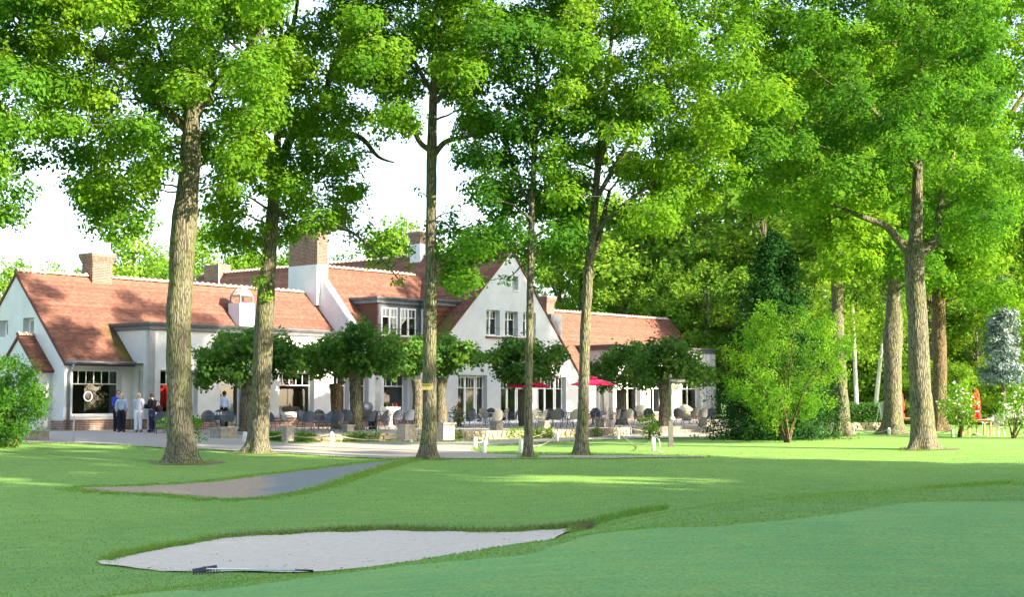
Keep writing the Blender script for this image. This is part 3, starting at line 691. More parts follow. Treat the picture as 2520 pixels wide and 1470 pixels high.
# --- right wing
SW3 = S1
roof3 = slab("roof", [(33.0, -.15, S1(-.15)), (53.35, -.15, S1(-.15)), (53.35, 4.05, S1(4.05)), (33.0, 4.05, S1(4.05))])
slab("roof", [(33.0, 4.05, S1(4.05)), (53.35, 4.05, S1(4.05)), (53.35, 8.3, S1(-.2)), (33.0, 8.3, S1(-.2))])
tiles(roof3, (33.0, -.16, S1(-.16)), (1, 0, 0), (0, .7036, .7106), 20.35, 5.98, lambda C: (C[:, 0] < 38.85) | (C[:, 0] > 50.9) | (C[:, 1] > 1.68), seed=11)
ridge(roof3, (33.4, 4.05, S1(4.05) + .05), (53.3, 4.05, S1(4.05) + .05))
wall(front(0), rect(34.2, 38.9, -.3, 3.08), [(36.2, 37.6, .68, 2.7)]); window(front(0), 36.2, 37.6, .68, 2.7, 1, 2.07, 3)
wall(front(0), rect(50.9, 53.3, -.3, 3.08)); wall(front(7.7), rect(34.2, 53.3, -.3, 3.08))
wall(lambda u, z, d: (53.3 - d, u, z), gab1)
wall(left(38.9), [(-1.2, -.3), (0, -.3), (0, 3.1), (1.75, 4.86), (-1.2, 4.86)], [(-.75, -.2, .3, 2.72)], .3); window(left(38.9), -.75, -.2, .3, 2.72, 1, 2.07, 2, 1, .15, .05)
b3 = [(39.9, 42.0, .5, 2.72), (43.1, 44.7, .5, 2.72), (46.9, 49.2, .5, 2.72)]
wall(front(-1.2), rect(39.2, 50.9, -.3, 4.86), b3, .42); wall(front(-1.2), rect(38.9, 39.2, -.3, 4.86), [], .3)
wall(lambda u, z, d: (50.9 - d, u, z), rect(-.78, 1.7, 0, 4.86), [], .3)
for w in b3: window(front(-1.2), *w, 2, 2.07, 2, 1, .33)
fascia([(38.899, 1.78), (38.899, -1.201), (50.9, -1.201), (50.9, 1.7)], 4.52, 4.87, .22)
MB().box((38.91, -1.19, 4.8), (50.89, 1.8, 4.868)).build("flat_roof", M['zinc'], house)
for a_ in (39.3, 42.5, 45.4, 46.3, 49.9, 50.6): MB().box((a_, -1.36, -.02), (a_ + .36, -1.205, 4.5)).build("pilaster", M['render'], house)
# --- interiors seen through the glass
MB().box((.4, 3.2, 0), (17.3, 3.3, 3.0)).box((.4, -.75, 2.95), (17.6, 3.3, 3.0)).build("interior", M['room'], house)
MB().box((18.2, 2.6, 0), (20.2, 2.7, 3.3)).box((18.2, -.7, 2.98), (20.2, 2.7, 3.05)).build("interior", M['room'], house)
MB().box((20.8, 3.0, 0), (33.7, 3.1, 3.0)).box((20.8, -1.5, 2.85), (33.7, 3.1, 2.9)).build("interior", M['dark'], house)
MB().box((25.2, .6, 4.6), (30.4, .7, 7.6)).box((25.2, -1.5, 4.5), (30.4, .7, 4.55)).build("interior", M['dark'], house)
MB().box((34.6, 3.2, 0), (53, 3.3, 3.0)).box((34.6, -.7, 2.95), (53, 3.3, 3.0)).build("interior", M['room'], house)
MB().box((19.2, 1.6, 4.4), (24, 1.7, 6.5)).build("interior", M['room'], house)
# --- chimneys
def bricks_on(mb, lo, hi, faces='lf', bl=.2, bh=.056, j=.021, pr=.008):
    x0, y0, z0 = lo; x1, y1, z1 = hi; k = 0; z = z0
    while z + bh <= z1 + .001:
        off = (k % 2) * (bl + j) * .5
        for f in faces:
            s0, s1 = (x0, x1) if f in 'f' else (y0, y1); s = s0 - off
            while s < s1:
                a, b = max(s, s0), min(s + bl, s1)
                if b - a > .03:
                    if f == 'f': mb.box((a, y0 - pr, z), (b, y0 + .03, z + bh))
                    elif f == 'l': mb.box((x0 - pr, a, z), (x0 + .03, b, z + bh))
                s += bl + j
        z += bh + j; k += 1
    return mb
def chimney(lo, hi, whiteto=None, cap=True):
    x0, y0, z0 = lo; x1, y1, z1 = hi
    if whiteto: c = MB().box((x0, y0, z0), (x1, y1, whiteto)).build("chimney", M['render'], house); q0 = whiteto
    else: c = None; q0 = z0
    core = MB().box((x0 + .01, y0 + .01, q0), (x1 - .01, y1 - .01, z1)).build("brick_core" if c else "chimney", M['mortar'], c or house)
    root = c or core
    mb = MB(); bricks_on(mb, (x0, y0, q0), (x1, y1, z1))
    for k, (o_, zz, hh) in enumerate(((.03, z1 - .42, .065), (.06, z1 - .34, .065), (.09, z1 - .262, .065), (.12, z1 - .185, .18)) if cap else ()):
        bricks_on(mb, (x0 - o_, y0 - o_, zz), (x1 + o_, y1 + o_, zz + hh)); 
        mm = MB().box((x0 - o_ + .005, y0 - o_ + .005, zz - .012), (x1 + o_ - .005, y1 + o_ - .005, zz + hh + .006)).build("corbel", M['mortar'], root)
    o = mb.build("brickwork", M['brick'], root); o["kind"] = 'stuff'
    MB().lathe([(.14, z1), (.12, z1 + .02), (.11, z1 + .05)], 10, ((x0 + x1) / 2, (y0 + y1) / 2, 0)).build("flue", M['ridge'], root)
chimney((3.75, 3.7, 6.4), (4.85, 4.6, 8.35))
chimney((17.45, 3.1, 6.5), (18.25, 5.45, 10.95), 8.75)
chimney((27.45, 4.9, 9.4), (28.35, 5.75, 11.6), 10.85)
chimney((27.4, 24.1, 9.6), (28.4, 25.8, 10.75), cap=False)
chimney((36.9, 2.6, 6.0), (37.7, 3.4, 8.05))
o = MB().box((35.2, .9, 5), (36.3, 2.6, 6.75)).build("dormer_wall", M['trim'], house)
# cowled kitchen flue
fl = MB().box((11.0, 1.7, 4.8), (11.95, 2.6, 6.25)).build("flue_stack", M['render'], house)
g = MB()
for x, y in ((11.05, 1.75), (11.85, 1.75), (11.05, 2.5), (11.85, 2.5)): g.box((x, y, 6.25), (x + .06, y + .06, 6.62))
g.build("cowl_post", M['zinc'], fl)
MB().lathe([(.56, 6.6), (.57, 6.66), (.45, 6.85), (.3, 7.0), (.28, 7.08), (.02, 7.1)], 8, (11.475, 2.15, 0)).build("cowl", M['stone'], fl)
MB().tube([(26.9, 23.5, 9), (26.9, 23.5, 13.6)], .045, 6).build("mast", M['white'], house)
MB().tube([(27.9, 6.4, 10), (27.9, 6.4, 12.9)], .02, 6).build("aerial", M['steel'], house)
# --- brick plinth: bricks in view one by one, the rest as one mass
pl = MB().box((.0, -.035, -.2), (3.5, -.002, .5)).box((-.035, 0, -.2), (-.002, .9, .5)).box((3.51, -1.235, -.2), (3.545, -.04, .5)).box((3.515, -1.24, -.2), (7.5, -1.205, .5)).build("plinth", M['mortar'], house)
B1 = MB().box((0, -.012, .004), (.2, .02, .058)).data("brick", M['brick']); B2 = MB().box((0, -.012, .004), (.092, .02, .058)).data("brick", M['brick']); B3 = MB().box((0, -.014, 0), (.06, .02, .10)).data("brick", M['brick'])
cnt = 0
def course_bricks(org, d, L, rz):
    global cnt
    d = Vector(d)
    for k in range(5):
        s = -(k % 2) * .11; z = .002 + k * .077
        while s < L - .05:
            if s < 0: o = obj_me("brick", B2, pl, Vector(org) + Vector((0, 0, z)), rz); s += .112 if False else .111
            else: o = obj_me("brick", B1 if s + .21 <= L else B2, pl, Vector(org) + d * s + Vector((0, 0, z)), rz); s += .222
            cnt += 1
    s = 0
    while s < L - .05: obj_me("brick", B3, pl, Vector(org) + d * s + Vector((0, 0, .39)), rz); s += .08; cnt += 1
course_bricks((.0, -.036, 0), (1, 0, 0), 3.45, 0)
course_bricks((3.509, -.06, 0), (0, -1, 0), 1.15, -math.pi / 2)
course_bricks((3.53, -1.241, 0), (1, 0, 0), 1.9, 0)
bw = MB(); mo = MB()
for a0, a1, bb in ((5.45, 7.5, -1.24), (8.95, 20.25, -1.24), (34.3, 38.8, -.04), (38.9, 50.9, -1.24)):
    mo.box((a0, bb + .004, -.2), (a1, bb + .036, .5)); bricks_on(bw, (a0, bb, 0), (a1, bb + .02, .39), 'f')
    x = a0
    while x < a1 - .07: bw.box((x, bb - .01, .392), (x + .066, bb + .02, .497)); x += .08
bricks_on(bw, (-.036, 0, 0), (0, .9, .47), 'l')
p2 = mo.build("plinth", M['mortar'], house); o = bw.build("brickwork", M['brick'], p2); o["kind"] = 'stuff'
# things just inside the windows
def emit(name, col, st):
    m, nt, bs, out = newmat(name); bs.inputs["Emission Color"].default_value = (*col, 1); bs.inputs["Emission Strength"].default_value = st; bs.inputs["Base Color"].default_value = (*col, 1); return m
q = hw(2.0, 1.2, 1.52); pts = [q + E1 * (.21 * math.cos(w)) + Vector((0, 0, .21 * math.sin(w))) for w in [2 * math.pi * i / 24 for i in range(25)]]
rl = MB().tube([p - q for p in pts], .02, 8, False).build("ring_lamp", emit('lamp_white', (1, .95, .9), .6), None, True); rl.location = q
tag(rl, "glowing white ring lamp hanging behind the leftmost big window", "lamp")
q = hw(5.1, .2, 0); rp = MB()
for k in range(10): rp.tube([(-.5 + k * .11, .03 * (k % 2), 1.0), (-.5 + k * .11, .03 * (k % 2), 2.05)], .06, 6)
rp = rp.build("red_curtain", M['redcloth'], None, True); rp.location = q; rp.rotation_euler = (0, 0, HANG); tag(rp, "red pleated curtain behind the window beside the thick trunk", "curtain")
# ------------------------------------------------------------------ vegetation
def leaf_quads(P, D, n, spread, L, W, g, tint0, up=.45, outw=.5, rnd=.6, tvar=.09):
    """n leaves round each sprig position P with outward direction D"""
    Nn = len(P); C = np.repeat(P, n, 0) + g.normal(0, 1, (Nn * n, 3)) * spread
    nn = g.normal(0, 1, (Nn * n, 3)) * rnd * .65 + np.repeat(D * outw + g.normal(0, 1, (Nn, 3)) * rnd * .7, n, 0) + np.array([0, 0, up]); nn /= np.linalg.norm(nn, axis=1, keepdims=True) + 1e-9
    ax = np.cross(nn, g.normal(0, 1, (Nn * n, 3))); ax /= np.linalg.norm(ax, axis=1, keepdims=True) + 1e-9; sd = np.cross(nn, ax)
    s = g.uniform(.65, 1.25, (Nn * n, 1)); l = ax * L * .5 * s; w = sd * W * .5 * s
    V = np.stack([C - l, C + w - l * .1, C + l, C - w - l * .1], 1)
    return V, np.clip(np.repeat(tint0, n) + g.normal(0, tvar, Nn * n), 0, 1)
def crown(name, parent, chunks, mat):
    V = np.concatenate([c[0] for c in chunks]); T = np.concatenate([c[1] for c in chunks]); n = len(V)
    return obj_me(name, np_mesh(name, V.reshape(-1, 3), np.arange(4 * n).reshape(n, 4), mat, False, T), parent)
def pad(c, r, dens, g, n=12, spread=.13, L=.15, W=.095, flat=.75, tm=.5, **kw):
    m = max(4, int(dens * r * r)); d = g.normal(0, 1, (m, 3)); d /= np.linalg.norm(d, axis=1, keepdims=True)
    rr = r * (.35 + .65 * g.uniform(0, 1, (m, 1)) ** .6); P = np.array(c) + d * rr * np.array([1, 1, flat])
    t0 = np.clip(g.normal(tm, .18) + g.normal(0, .10, m), 0, 1)
    return leaf_quads(P, d, n, spread, L, W, g, t0, **kw)

def trunk_mesh(name, pts, mat, parent, n=28, flare=True, lump=.05, seed=0, step=.14, roots=.5):
    """pts: (Vector, radius) from the ground up"""
    P = [Vector(p) for p, _ in pts]; Rr = [r for _, r in pts]; acc = [0]
    for i in range(1, len(P)): acc.append(acc[-1] + (P[i] - P[i - 1]).length)
    m = max(6, int(acc[-1] / step)); rows = []
    for k in range(m + 1):
        s = acc[-1] * (k / m) ** 1.15; i = max(j for j in range(len(acc)) if acc[j] <= s + 1e-9); i = min(i, len(P) - 2)
        f = (s - acc[i]) / (acc[i + 1] - acc[i] + 1e-9); f2 = f
        rows.append((P[i].lerp(P[i + 1], f), Rr[i] + (Rr[i + 1] - Rr[i]) * f2, s))
    # soften the kinks of the centre line
    for _ in range(3): rows = [rows[0]] + [((rows[k - 1][0] + rows[k][0] * 2 + rows[k + 1][0]) / 4, (rows[k - 1][1] + 2 * rows[k][1] + rows[k + 1][1]) / 4, rows[k][2]) for k in range(1, m)] + [rows[m]]
    V = []; F = []; rs = random.Random(seed); ph = [rs.uniform(0, 6.28) for _ in range(4)]
    for c, r, s in rows:
        fl = math.exp(-s / .36) if flare else 0
        for j in range(n):
            w = 2 * math.pi * j / n
            q = Vector((math.cos(w) * r * 3, math.sin(w) * r * 3, s * 1.1 + seed * 7))
            rr = r * (1 + lump * 2.2 * noise.noise(q * .8) + lump * noise.noise(q * 2.6)) + .012 * noise.noise(Vector((math.cos(w) * 9 * r / .35, math.sin(w) * 9 * r / .35, s * 1.2 + seed)))
            rr += fl * r * roots * (1 + .75 * math.sin(w * 5 + ph[0]) + .4 * math.sin(w * 3 + ph[1]))
            V.append((c.x + math.cos(w) * rr, c.y + math.sin(w) * rr, c.z))
    for k in range(m):
        for j in range(n): F.append((k * n + j, k * n + (j + 1) % n, (k + 1) * n + (j + 1) % n, (k + 1) * n + j))
    F.append(tuple(range(m * n, (m + 1) * n)))
    return obj(name, [Vector(v) - parent.location for v in V], F, mat, parent, True)
def px_trunk(L, Y, base_sink=.12, dY=0):
    out = []
    for i, t in enumerate(L):
        px, py, w = t[:3]; y = Y + (t[3] if len(t) > 3 else 0); out.append((at(px, py, y), w * mpp(y) * .46))
    out[0] = (out[0][0] - Vector((0, 0, base_sink)), out[0][1]); return out

GAPS = [[(-20,575),(30,552),(118,462),(108,372),(140,378),(172,450),(162,500),(200,565),(240,590),(300,592),(380,580),(425,545),(425,720),(-20,720)],
        [(925,490),(955,430),(950,372),(1000,345),(1042,350),(1046,520),(1000,548),(935,525)],
        [(1080,395),(1150,398),(1160,440),(1112,458),(1080,475)]]
CLEAR = [(428,502,240,640,44.4),(1040,1086,235,700,46.3),(1294,1324,430,720,46.3),(1445,1482,330,640,47.3),(2240,2275,470,640,50.8),(655,696,480,640,48.8)]
def sample_pads(hull, Y, n, g, rmin, rmax, dsd, gaps=True, sep=.62, near=0, zmin=1.2):
    q = np.array(hull); lo, hi = q.min(0), q.max(0); pads = []; tries = 0
    while len(pads) < n and tries < n * 90:
        tries += 1; p = g.uniform(lo, hi); r = g.uniform(rmin, rmax); dy = float(np.clip(g.normal(near, dsd), -2.2 * dsd, 2.2 * dsd)); y = Y + dy; rp = r / mpp(y)
        ring = np.array([[p[0], p[1]]] + [[p[0] + rp * .5 * math.cos(w), p[1] + rp * .35 * math.sin(w)] for w in np.arange(0, 6.28, .8)])
        if not inside(ring[:1], hull)[0]: continue
        if gaps and any(inside(ring, G).any() for G in GAPS): continue
        if any(x0 - rp * .75 < p[0] < x1 + rp * .75 and y0 < p[1] < y1 and y < yt for x0, x1, y0, y1, yt in CLEAR): continue
        c = np.array(at(p[0], p[1], y))
        if c[2] < zmin: continue
        if any(np.linalg.norm((c - a) * [1, .8, 1.15]) < sep * (r + b) for a, b in pads): continue
        pads.append((c, r))
    return pads
def branches(name, parent, trunk, limbs, pads, mat, g, twigs=2, rmax=.09):
    """limbs first, then one curved branch from the nearest wood to every pad of leaves"""
    mb = MB(); nodes = []
    H0 = trunk[0][0].z; top = trunk[-1][0].z
    for i in range(len(trunk) - 1):
        (p, r), (q, s) = trunk[i], trunk[i + 1]; k = max(1, int((q - p).length / .5))
        for j in range(k): nodes.append((np.array(p.lerp(q, j / k)), r + (s - r) * j / k))
    nodes.append((np.array(trunk[-1][0]), trunk[-1][1])); nodes = [n_ for n_ in nodes if n_[0][2] > H0 + (top - H0) * .38]
    for lm in limbs:
        sp = [np.array([*p, r]) for p, r in lm]; fine = smooth_poly([tuple(s) for s in sp], 5, False) + [tuple(sp[-1])]
        mb.tube([f[:3] for f in fine], [max(f[3], .012) for f in fine], 9)
        nodes += [(np.array(f[:3]), f[3]) for f in fine[2:]]
    base = np.array(trunk[-1][0])
    for c, r in sorted(pads, key=lambda t: np.linalg.norm(t[0] - base)):
        A = np.array([n_[0] for n_ in nodes]); d = np.linalg.norm(A - c, axis=1) + np.maximum(A[:, 2] - c[2] + .2, 0) * 1.3
        k = int(np.argmin(d)); p0, r0 = nodes[k]; L = np.linalg.norm(c - p0); R0 = min(r0 * .65, .018 + .016 * L, rmax)
        m = (p0 + c) / 2 + np.array([g.normal(0, .08 * L), g.normal(0, .08 * L), .10 * L]); pts = []
        for t in np.linspace(0, 1, 6): pts.append((1 - t) ** 2 * p0 + 2 * t * (1 - t) * m + t * t * c + g.normal(0, .03, 3) * (0 < t < 1))
        rad = np.linspace(R0, .012, 6); mb.tube(pts, list(rad), 5, False)
        for t in range(2, 6): nodes.append((pts[t], rad[t]))
        for _ in range(twigs):
            e = c + g.normal(0, .55, 3) * r; s_ = pts[g.integers(3, 6)]; mb.tube([s_, (s_ + e) / 2 + g.normal(0, .05, 3), e], [.011, .008, .004], 4, False)
    V = [Vector(v) - parent.location for v in mb.V]
    return obj(name, V, mb.F, mat, parent, True)
def oak(label, Y, tr, limbs, hull, npads, seed, leaf='oak', barkm='bark', rmin=.5, rmax=1.05, dsd=1.9, dens=82, extra=(), group=None, name="oak_tree", lump=.05, L=.15, nl=10, gaps=True, tm=.5, near=0):
    g = np.random.default_rng(seed); T = px_trunk(tr, Y); root = empty(name, T[0][0] + Vector((0, 0, .12))); tag(root, label, "tree", group)
    trunk_mesh("trunk", T, M[barkm], root, seed=seed, lump=lump)
    LM = [[(at(t[0], t[1], Y + (t[3] if len(t) > 3 else 0)), t[2] * mpp(Y) / 2) for t in lm] for lm in limbs]
    pads = sample_pads(hull, Y, npads, g, rmin, rmax, dsd, gaps, near=near) if npads else []
    small = [(np.array(at(px, py, Y + dy)), rp * mpp(Y + dy)) for px, py, rp, dy in extra]
    branches("limbs", root, T, LM, pads + small, M[barkm], g)
    ch = [pad(c, r * 1.12, dens, g, nl, .12, L * 1.03, L * .66, .55, tm=tm, up=.55, outw=.8, rnd=.42) for c, r in pads] + [pad(c, r, dens * 1.1, g, 10, .10, L * .9, L * .58, tm=tm, up=.4, outw=.9, rnd=.45) for c, r in small]
    o = crown("crown", root, ch, M[leaf]); o.location = -root.location
    return root
# --- the row of tall oaks in front of the clubhouse
oak("thickest oak of the front row, bark with burls, leaning right above the three women", 44,
    [(450,1140,78),(450,1105,72),(444,1060,68),(442,1000,66),(440,900,63),(439,800,62),(441,770,70),(444,700,61),(447,640,66),(450,590,70),(455,540,66),(461,480,60),(466,420,58),(470,340,50),(476,250,40),(484,170,28),(492,60,18),(500,-120,9)],
    [[(474,300,26),(520,220,20),(590,150,15,-1),(650,60,9,-1.5)],[(468,330,22),(400,260,18),(320,190,13,-1),(230,130,8,-1.5)],[(470,290,20,.2),(430,200,15,1.5),(380,90,10,2.5),(340,-60,6,3)]],
    [(80,-350),(650,-350),(680,100),(660,300),(620,420),(560,470),(500,500),(420,500),(380,560),(290,575),(235,575),(170,500),(150,430),(130,370),(90,300),(50,150)], 205, 11, near=-.4, dsd=2.3)
oak("oak behind the thickest one, with a flared foot and thin leafy shoots on its trunk", 48.5,
    [(630,1116,66),(636,1100,56),(637,1060,53),(640,1000,52),(645,920,52),(648,850,51),(651,790,50),(655,720,46),(661,640,40),(668,560,36),(675,480,32),(680,400,24),(684,300,17),(690,150,12),(696,-60,7)],
    [[(680,440,26),(715,340,24,.3),(760,285,24,.6),(800,250,18,1),(812,180,14,1.2),(850,100,9,1.6)],[(686,250,18),(700,130,18,.5),(716,90,14,.8),(740,-40,8,1)],
     [(690,330,20,.5),(780,330,18,1.2),(880,335,15,1.8),(930,385,9,2),(970,400,4,2.2)],[(676,520,12),(760,560,10,-.6),(850,565,8,-1.2),(900,600,6,-1.4),(950,650,4,-1.5),(1000,712,2,-1.6)]],
    [(540,-350),(930,-350),(930,100),(880,240),(900,420),(860,520),(790,590),(720,560),(690,620),(610,640),(545,600),(520,520),(560,400),(600,200)], 140, 12, leaf='oak', rmin=.45, rmax=.95, dsd=1.9,
    extra=[(900,600,28,-1.3),(940,585,22,-1.3),(960,640,20,-1.5),(930,650,18,-1.4),(985,690,14,-1.6),(1000,622,22,-1.5),(870,575,30,-1),(905,560,26,-1.2),(960,600,22,-1.4),(1010,655,12,-1.6),(640,690,22,-.6),(625,640,26,-.5),(640,560,28,-.5),(600,590,30,-.6),(655,730,14,-.6),(850,540,30,-.8),(940,620,14,-1.4),(905,640,14,-1.3)])
oak("straight oak in the middle with a yellow arrow board on its trunk", 46,
    [(1050,1130,48),(1052,1105,42),(1056,1050,38),(1057,960,37),(1058,860,36),(1058,760,34),(1060,640,30),(1062,500,28),(1062,400,29),(1064,300,25),(1067,220,22),(1070,120,15),(1074,0,10),(1078,-150,6)],
    [[(1060,370,16),(1030,345,13),(1000,270,12,.4),(965,225,10,.8),(930,170,6,1.2)],[(1066,385,15),(1095,350,14),(1140,338,11,-.4),(1175,330,6,-.8)],[(1064,260,13),(1100,225,11,-.5),(1160,190,8,-1),(1190,110,5,-1.4)],[(1066,230,14),(1020,150,10,-.8),(980,60,6,-1.2)]],
    [(830,-350),(1250,-350),(1200,40),(1180,200),(1200,300),(1160,330),(1090,240),(1040,225),(1000,290),(950,320),(890,230),(840,100)], 150, 13, rmin=.45, rmax=1.0,
    extra=[(985,325,26,.3),(1010,300,24,.2),(1130,330,30,-.5),(1170,350,26,-.6),(925,350,22,1),(1000,240,26,.5),(1030,470,12,.2),(1100,560,22,.5),(1120,520,20,.6),(1085,600,16,.4)])
oak("slimmest oak of the front row, left of the crimson parasol", 46,
    [(1300,1127,27),(1300,1110,24),(1301,1050,22),(1301,950,21),(1303,850,20),(1304,740,19),(1306,640,18),(1308,540,17),(1312,440,16),(1316,350,14),(1320,260,11),(1324,120,8),(1330,-60,4)],
    [[(1308,500,9),(1275,450,8,.3),(1255,380,6,.6),(1245,300,4,1)],[(1306,590,8),(1350,560,7,.5),(1400,520,4,.9)],[(1304,620,8),(1240,600,7,.4),(1160,620,5,.8),(1110,650,3,1)]],
    [(1130,-250),(1400,-250),(1430,150),(1420,420),(1450,560),(1420,640),(1350,660),(1290,610),(1200,640),(1130,720),(1082,680),(1090,560),(1160,490),(1160,350),(1190,200)], 105, 14, leaf='oak2', rmin=.45, rmax=.9, dsd=1.5, tm=.4,
    extra=[(1110,690,28,.6),(1130,725,16,.6),(1250,690,20,.6),(1180,690,20,.7)])
oak("oak with a slanting forked trunk right of the crimson parasol", 47,
    [(1430,1122,36),(1431,1100,32),(1434,1040,30),(1437,960,28),(1438,880,27),(1441,800,28),(1446,700,26),(1452,620,24),(1460,540,21),(1467,460,19),(1474,380,17),(1484,280,14),(1496,180,11),(1508,60,8),(1520,-120,4)],
    [[(1450,640,18),(1470,600,16,.3),(1486,530,12,.6),(1500,470,9,.8)],[(1470,420,14),(1500,340,12,-.4),(1560,280,10,-.8),(1640,210,7,-1.2)],[(1462,500,13),(1530,380,11,-.6),(1570,320,9,-1),(1590,240,5,-1.4)],[(1478,330,10),(1440,230,8,.6),(1410,120,5,1)],[(1456,580,12),(1540,500,10,-1),(1640,430,7,-1.6),(1740,380,4,-2)]],
    [(1300,-350),(1800,-350),(1860,0),(1900,300),(1820,420),(1700,520),(1640,580),(1560,550),(1420,560),(1310,480),(1340,300),(1380,100)], 175, 15, rmin=.5, rmax=1.05, dsd=1.9, near=-.6, tm=.55)
oak("big oak at right forking into two heavy limbs above a knot", 50.5,
    [(2272,1108,68),(2270,1080,62),(2268,1000,58),(2262,900,55),(2258,800,54),(2254,720,53),(2250,660,52),(2250,622,54),(2254,580,34),(2256,520,30),(2258,440,26),(2262,340,20),(2266,200,14),(2270,20,8)],
    [[(2244,630,28),(2210,590,22,-.2),(2178,556,18,-.4),(2114,531,13,-.8),(2040,500,9,-.6),(1968,472,7,-.4),(1920,414,5,-.2),(1888,388,3,0)],[(2256,630,28),(2290,606,26,.2),(2312,580,23,.3),(2310,530,19,.4),(2330,440,12,.6),(2360,330,8,.8)],[(2258,420,18),(2200,330,13,-1),(2120,240,9,-2),(2040,150,5,-2.6)]],
    [(1790,-350),(2400,-350),(2440,50),(2470,300),(2520,420),(2480,550),(2390,610),(2330,560),(2230,490),(2100,510),(2030,540),(1960,500),(1860,540),(1800,400),(1820,100)], 220, 16, leaf='oak2', rmin=.5, rmax=1.1, dsd=2.0, near=-.5)
oak("oak standing off to the left whose hanging boughs enter the picture", 40,
    [(-190,1120,80),(-188,1000,64),(-186,800,60),(-180,600,56),(-176,400,46),(-172,200,34),(-170,0,18)], [[(-178,500,26),(-100,400,20),(-20,330,12),(60,300,6)]],
    [(-330,-350),(120,-350),(90,60),(60,220),(112,410),(98,450),(40,490),(15,540),(-100,590),(-330,560)], 140, 17, leaf='oak2', rmin=.5, rmax=1.0, near=0)
# --- oaks deeper in the garden at right
oak("slender leaning oak behind the spreading green shrub", 65,
    [(2076,1077,56),(2074,1050,40),(2072,1000,37),(2068,930,34),(2064,860,32),(2061,780,32),(2060,700,32),(2060,640,28),(2062,560,22),(2066,440,14)], [[(2060,660,16),(2110,650,14),(2150,660,8)]],
    [(1900,120),(2170,80),(2190,480),(2150,650),(2060,690),(2020,600),(1960,480),(1900,400)], 120, 18, rmin=.7, rmax=1.3, L=.2, nl=10, gaps=False, name="garden_oak", dens=48)
oak("thick oak with a swollen burl beside the white panel", 68,
    [(2197,1070,66),(2197,1040,52),(2198,980,48),(2197,920,46),(2196,860,50),(2197,830,54),(2199,790,44),(2200,720,36),(2202,640,32),(2206,540,24),(2212,420,14)], [[(2202,690,14),(2160,660,12),(2120,640,7)]],
    [(2050,60),(2400,20),(2430,560),(2360,690),(2220,690),(2110,650)], 160, 19, leaf='oak2', rmin=.7, rmax=1.3, L=.2, nl=10, gaps=False, name="garden_oak", dens=48)
oak("sunlit ivy flecked oak behind the fork trunked one at right", 72,
    [(2312,1063,52),(2312,1030,42),(2313,960,38),(2312,880,36),(2311,800,36),(2310,720,34),(2312,640,30),(2318,540,22),(2326,400,14)], [[(2312,760,16),(2270,740,13),(2240,735,8)],[(2318,600,18,1),(2420,420,16,1),(2490,280,14,1.5),(2520,230,9,1.5)],[(2322,500,16,1),(2330,300,14,2),(2350,130,12,2.5),(2340,0,8,3)],[(2330,400,14,1),(2410,250,12,2),(2440,120,10,2.5),(2500,20,6,3)]],
    [(2250,-250),(2650,-300),(2700,600),(2560,750),(2420,740),(2290,680),(2270,300)], 160, 20, barkm='bark3', rmin=.7, rmax=1.4, dsd=2.4, L=.2, nl=10, gaps=False, name="garden_oak", dens=44)

# --- pollarded trees on the terrace
def pollard(label, Y, tr, padpx, seed):
    g = np.random.default_rng(seed); T = px_trunk(tr, Y); T[0] = (Vector((T[0][0].x, T[0][0].y, -.05)), T[0][1]); root = empty("pollard_tree", (T[0][0].x, T[0][0].y, 0)); tag(root, label, "tree", "umbrella pruned trees on the terrace")
    trunk_mesh("trunk", T, M['bark2' if seed != 32 else 'bark3'], root, 20, True, .13, seed, .1, .2)
    pads = []
    for px, py, rp in padpx:
        for dy in (-.9, .1, 1.0): pads.append((np.array(at(px + g.normal(0, 13), py + g.normal(0, 8), Y + dy + g.normal(0, .25))), rp * mpp(Y) * g.uniform(.55, 1.0)))
    branches("limbs", root, T, [], pads[::2], M['bark2' if seed != 32 else 'bark3'], g, 1, .07)
    o = crown("crown", root, [pad(c, r, 105, g, 8, .13, .20, .16, .85, tm=.5, up=.35, outw=.75, rnd=.45) for c, r in pads], M['pollard']); o.location = -root.location
pollard("pollarded tree with the widest dark crown, left between two oak trunks", 62, [(608,1062,44),(606,1030,36),(606,990,34),(607,950,34),(612,925,32)], [(520,905,45),(560,860,52),(620,850,55),(690,868,52),(722,900,38),(500,928,30),(650,905,45),(580,915,40),(505,880,36)], 31)
pollard("pollarded tree with a sunlit ochre trunk standing behind the next crown", 67, [(828,1056,30),(826,1000,28),(828,965,30),(826,945,34)], [(790,880,40),(830,900,40),(770,915,30),(850,860,40),(762,885,28),(870,905,30)], 32)
pollard("pollarded tree with a pale forked trunk left of the straight oak", 64, [(878,1062,40),(877,1010,30),(874,960,30),(872,910,27),(874,875,22)], [(830,850,40),(880,832,45),(930,850,42),(950,890,32),(860,890,35),(910,900,40),(805,865,30),(905,815,26)], 33)
pollard("pollarded tree just left of the straight oak, trunk half hidden by it", 69, [(1030,1052,34),(1028,1000,26),(1028,960,28),(1024,935,30)], [(985,880,30),(1000,910,30),(1020,850,35),(970,912,22),(1040,890,35)], 34)
pollard("pollarded tree just right of the straight oak with twisting bare limbs", 70, [(1086,1050,34),(1086,1000,28),(1086,960,28),(1090,930,26)], [(1070,860,38),(1110,850,40),(1150,865,35),(1165,890,22),(1120,895,40),(1085,900,35)], 35)
pollard("pollarded tree over the left crimson parasol behind the slim oak", 73, [(1292,1050,30),(1290,1000,26),(1292,960,26)], [(1235,882,32),(1270,865,38),(1310,860,38),(1350,875,33),(1378,885,20),(1240,918,30),(1280,922,33),(1330,902,33),(1265,943,20)], 36)
pollard("pollarded tree between the right crimson parasol and the signpost", 78, [(1530,1050,30),(1530,1000,26),(1530,960,26)], [(1490,890,30),(1520,872,33),(1560,870,33),(1500,925,28),(1545,920,33),(1580,930,30),(1470,920,18)], 37)
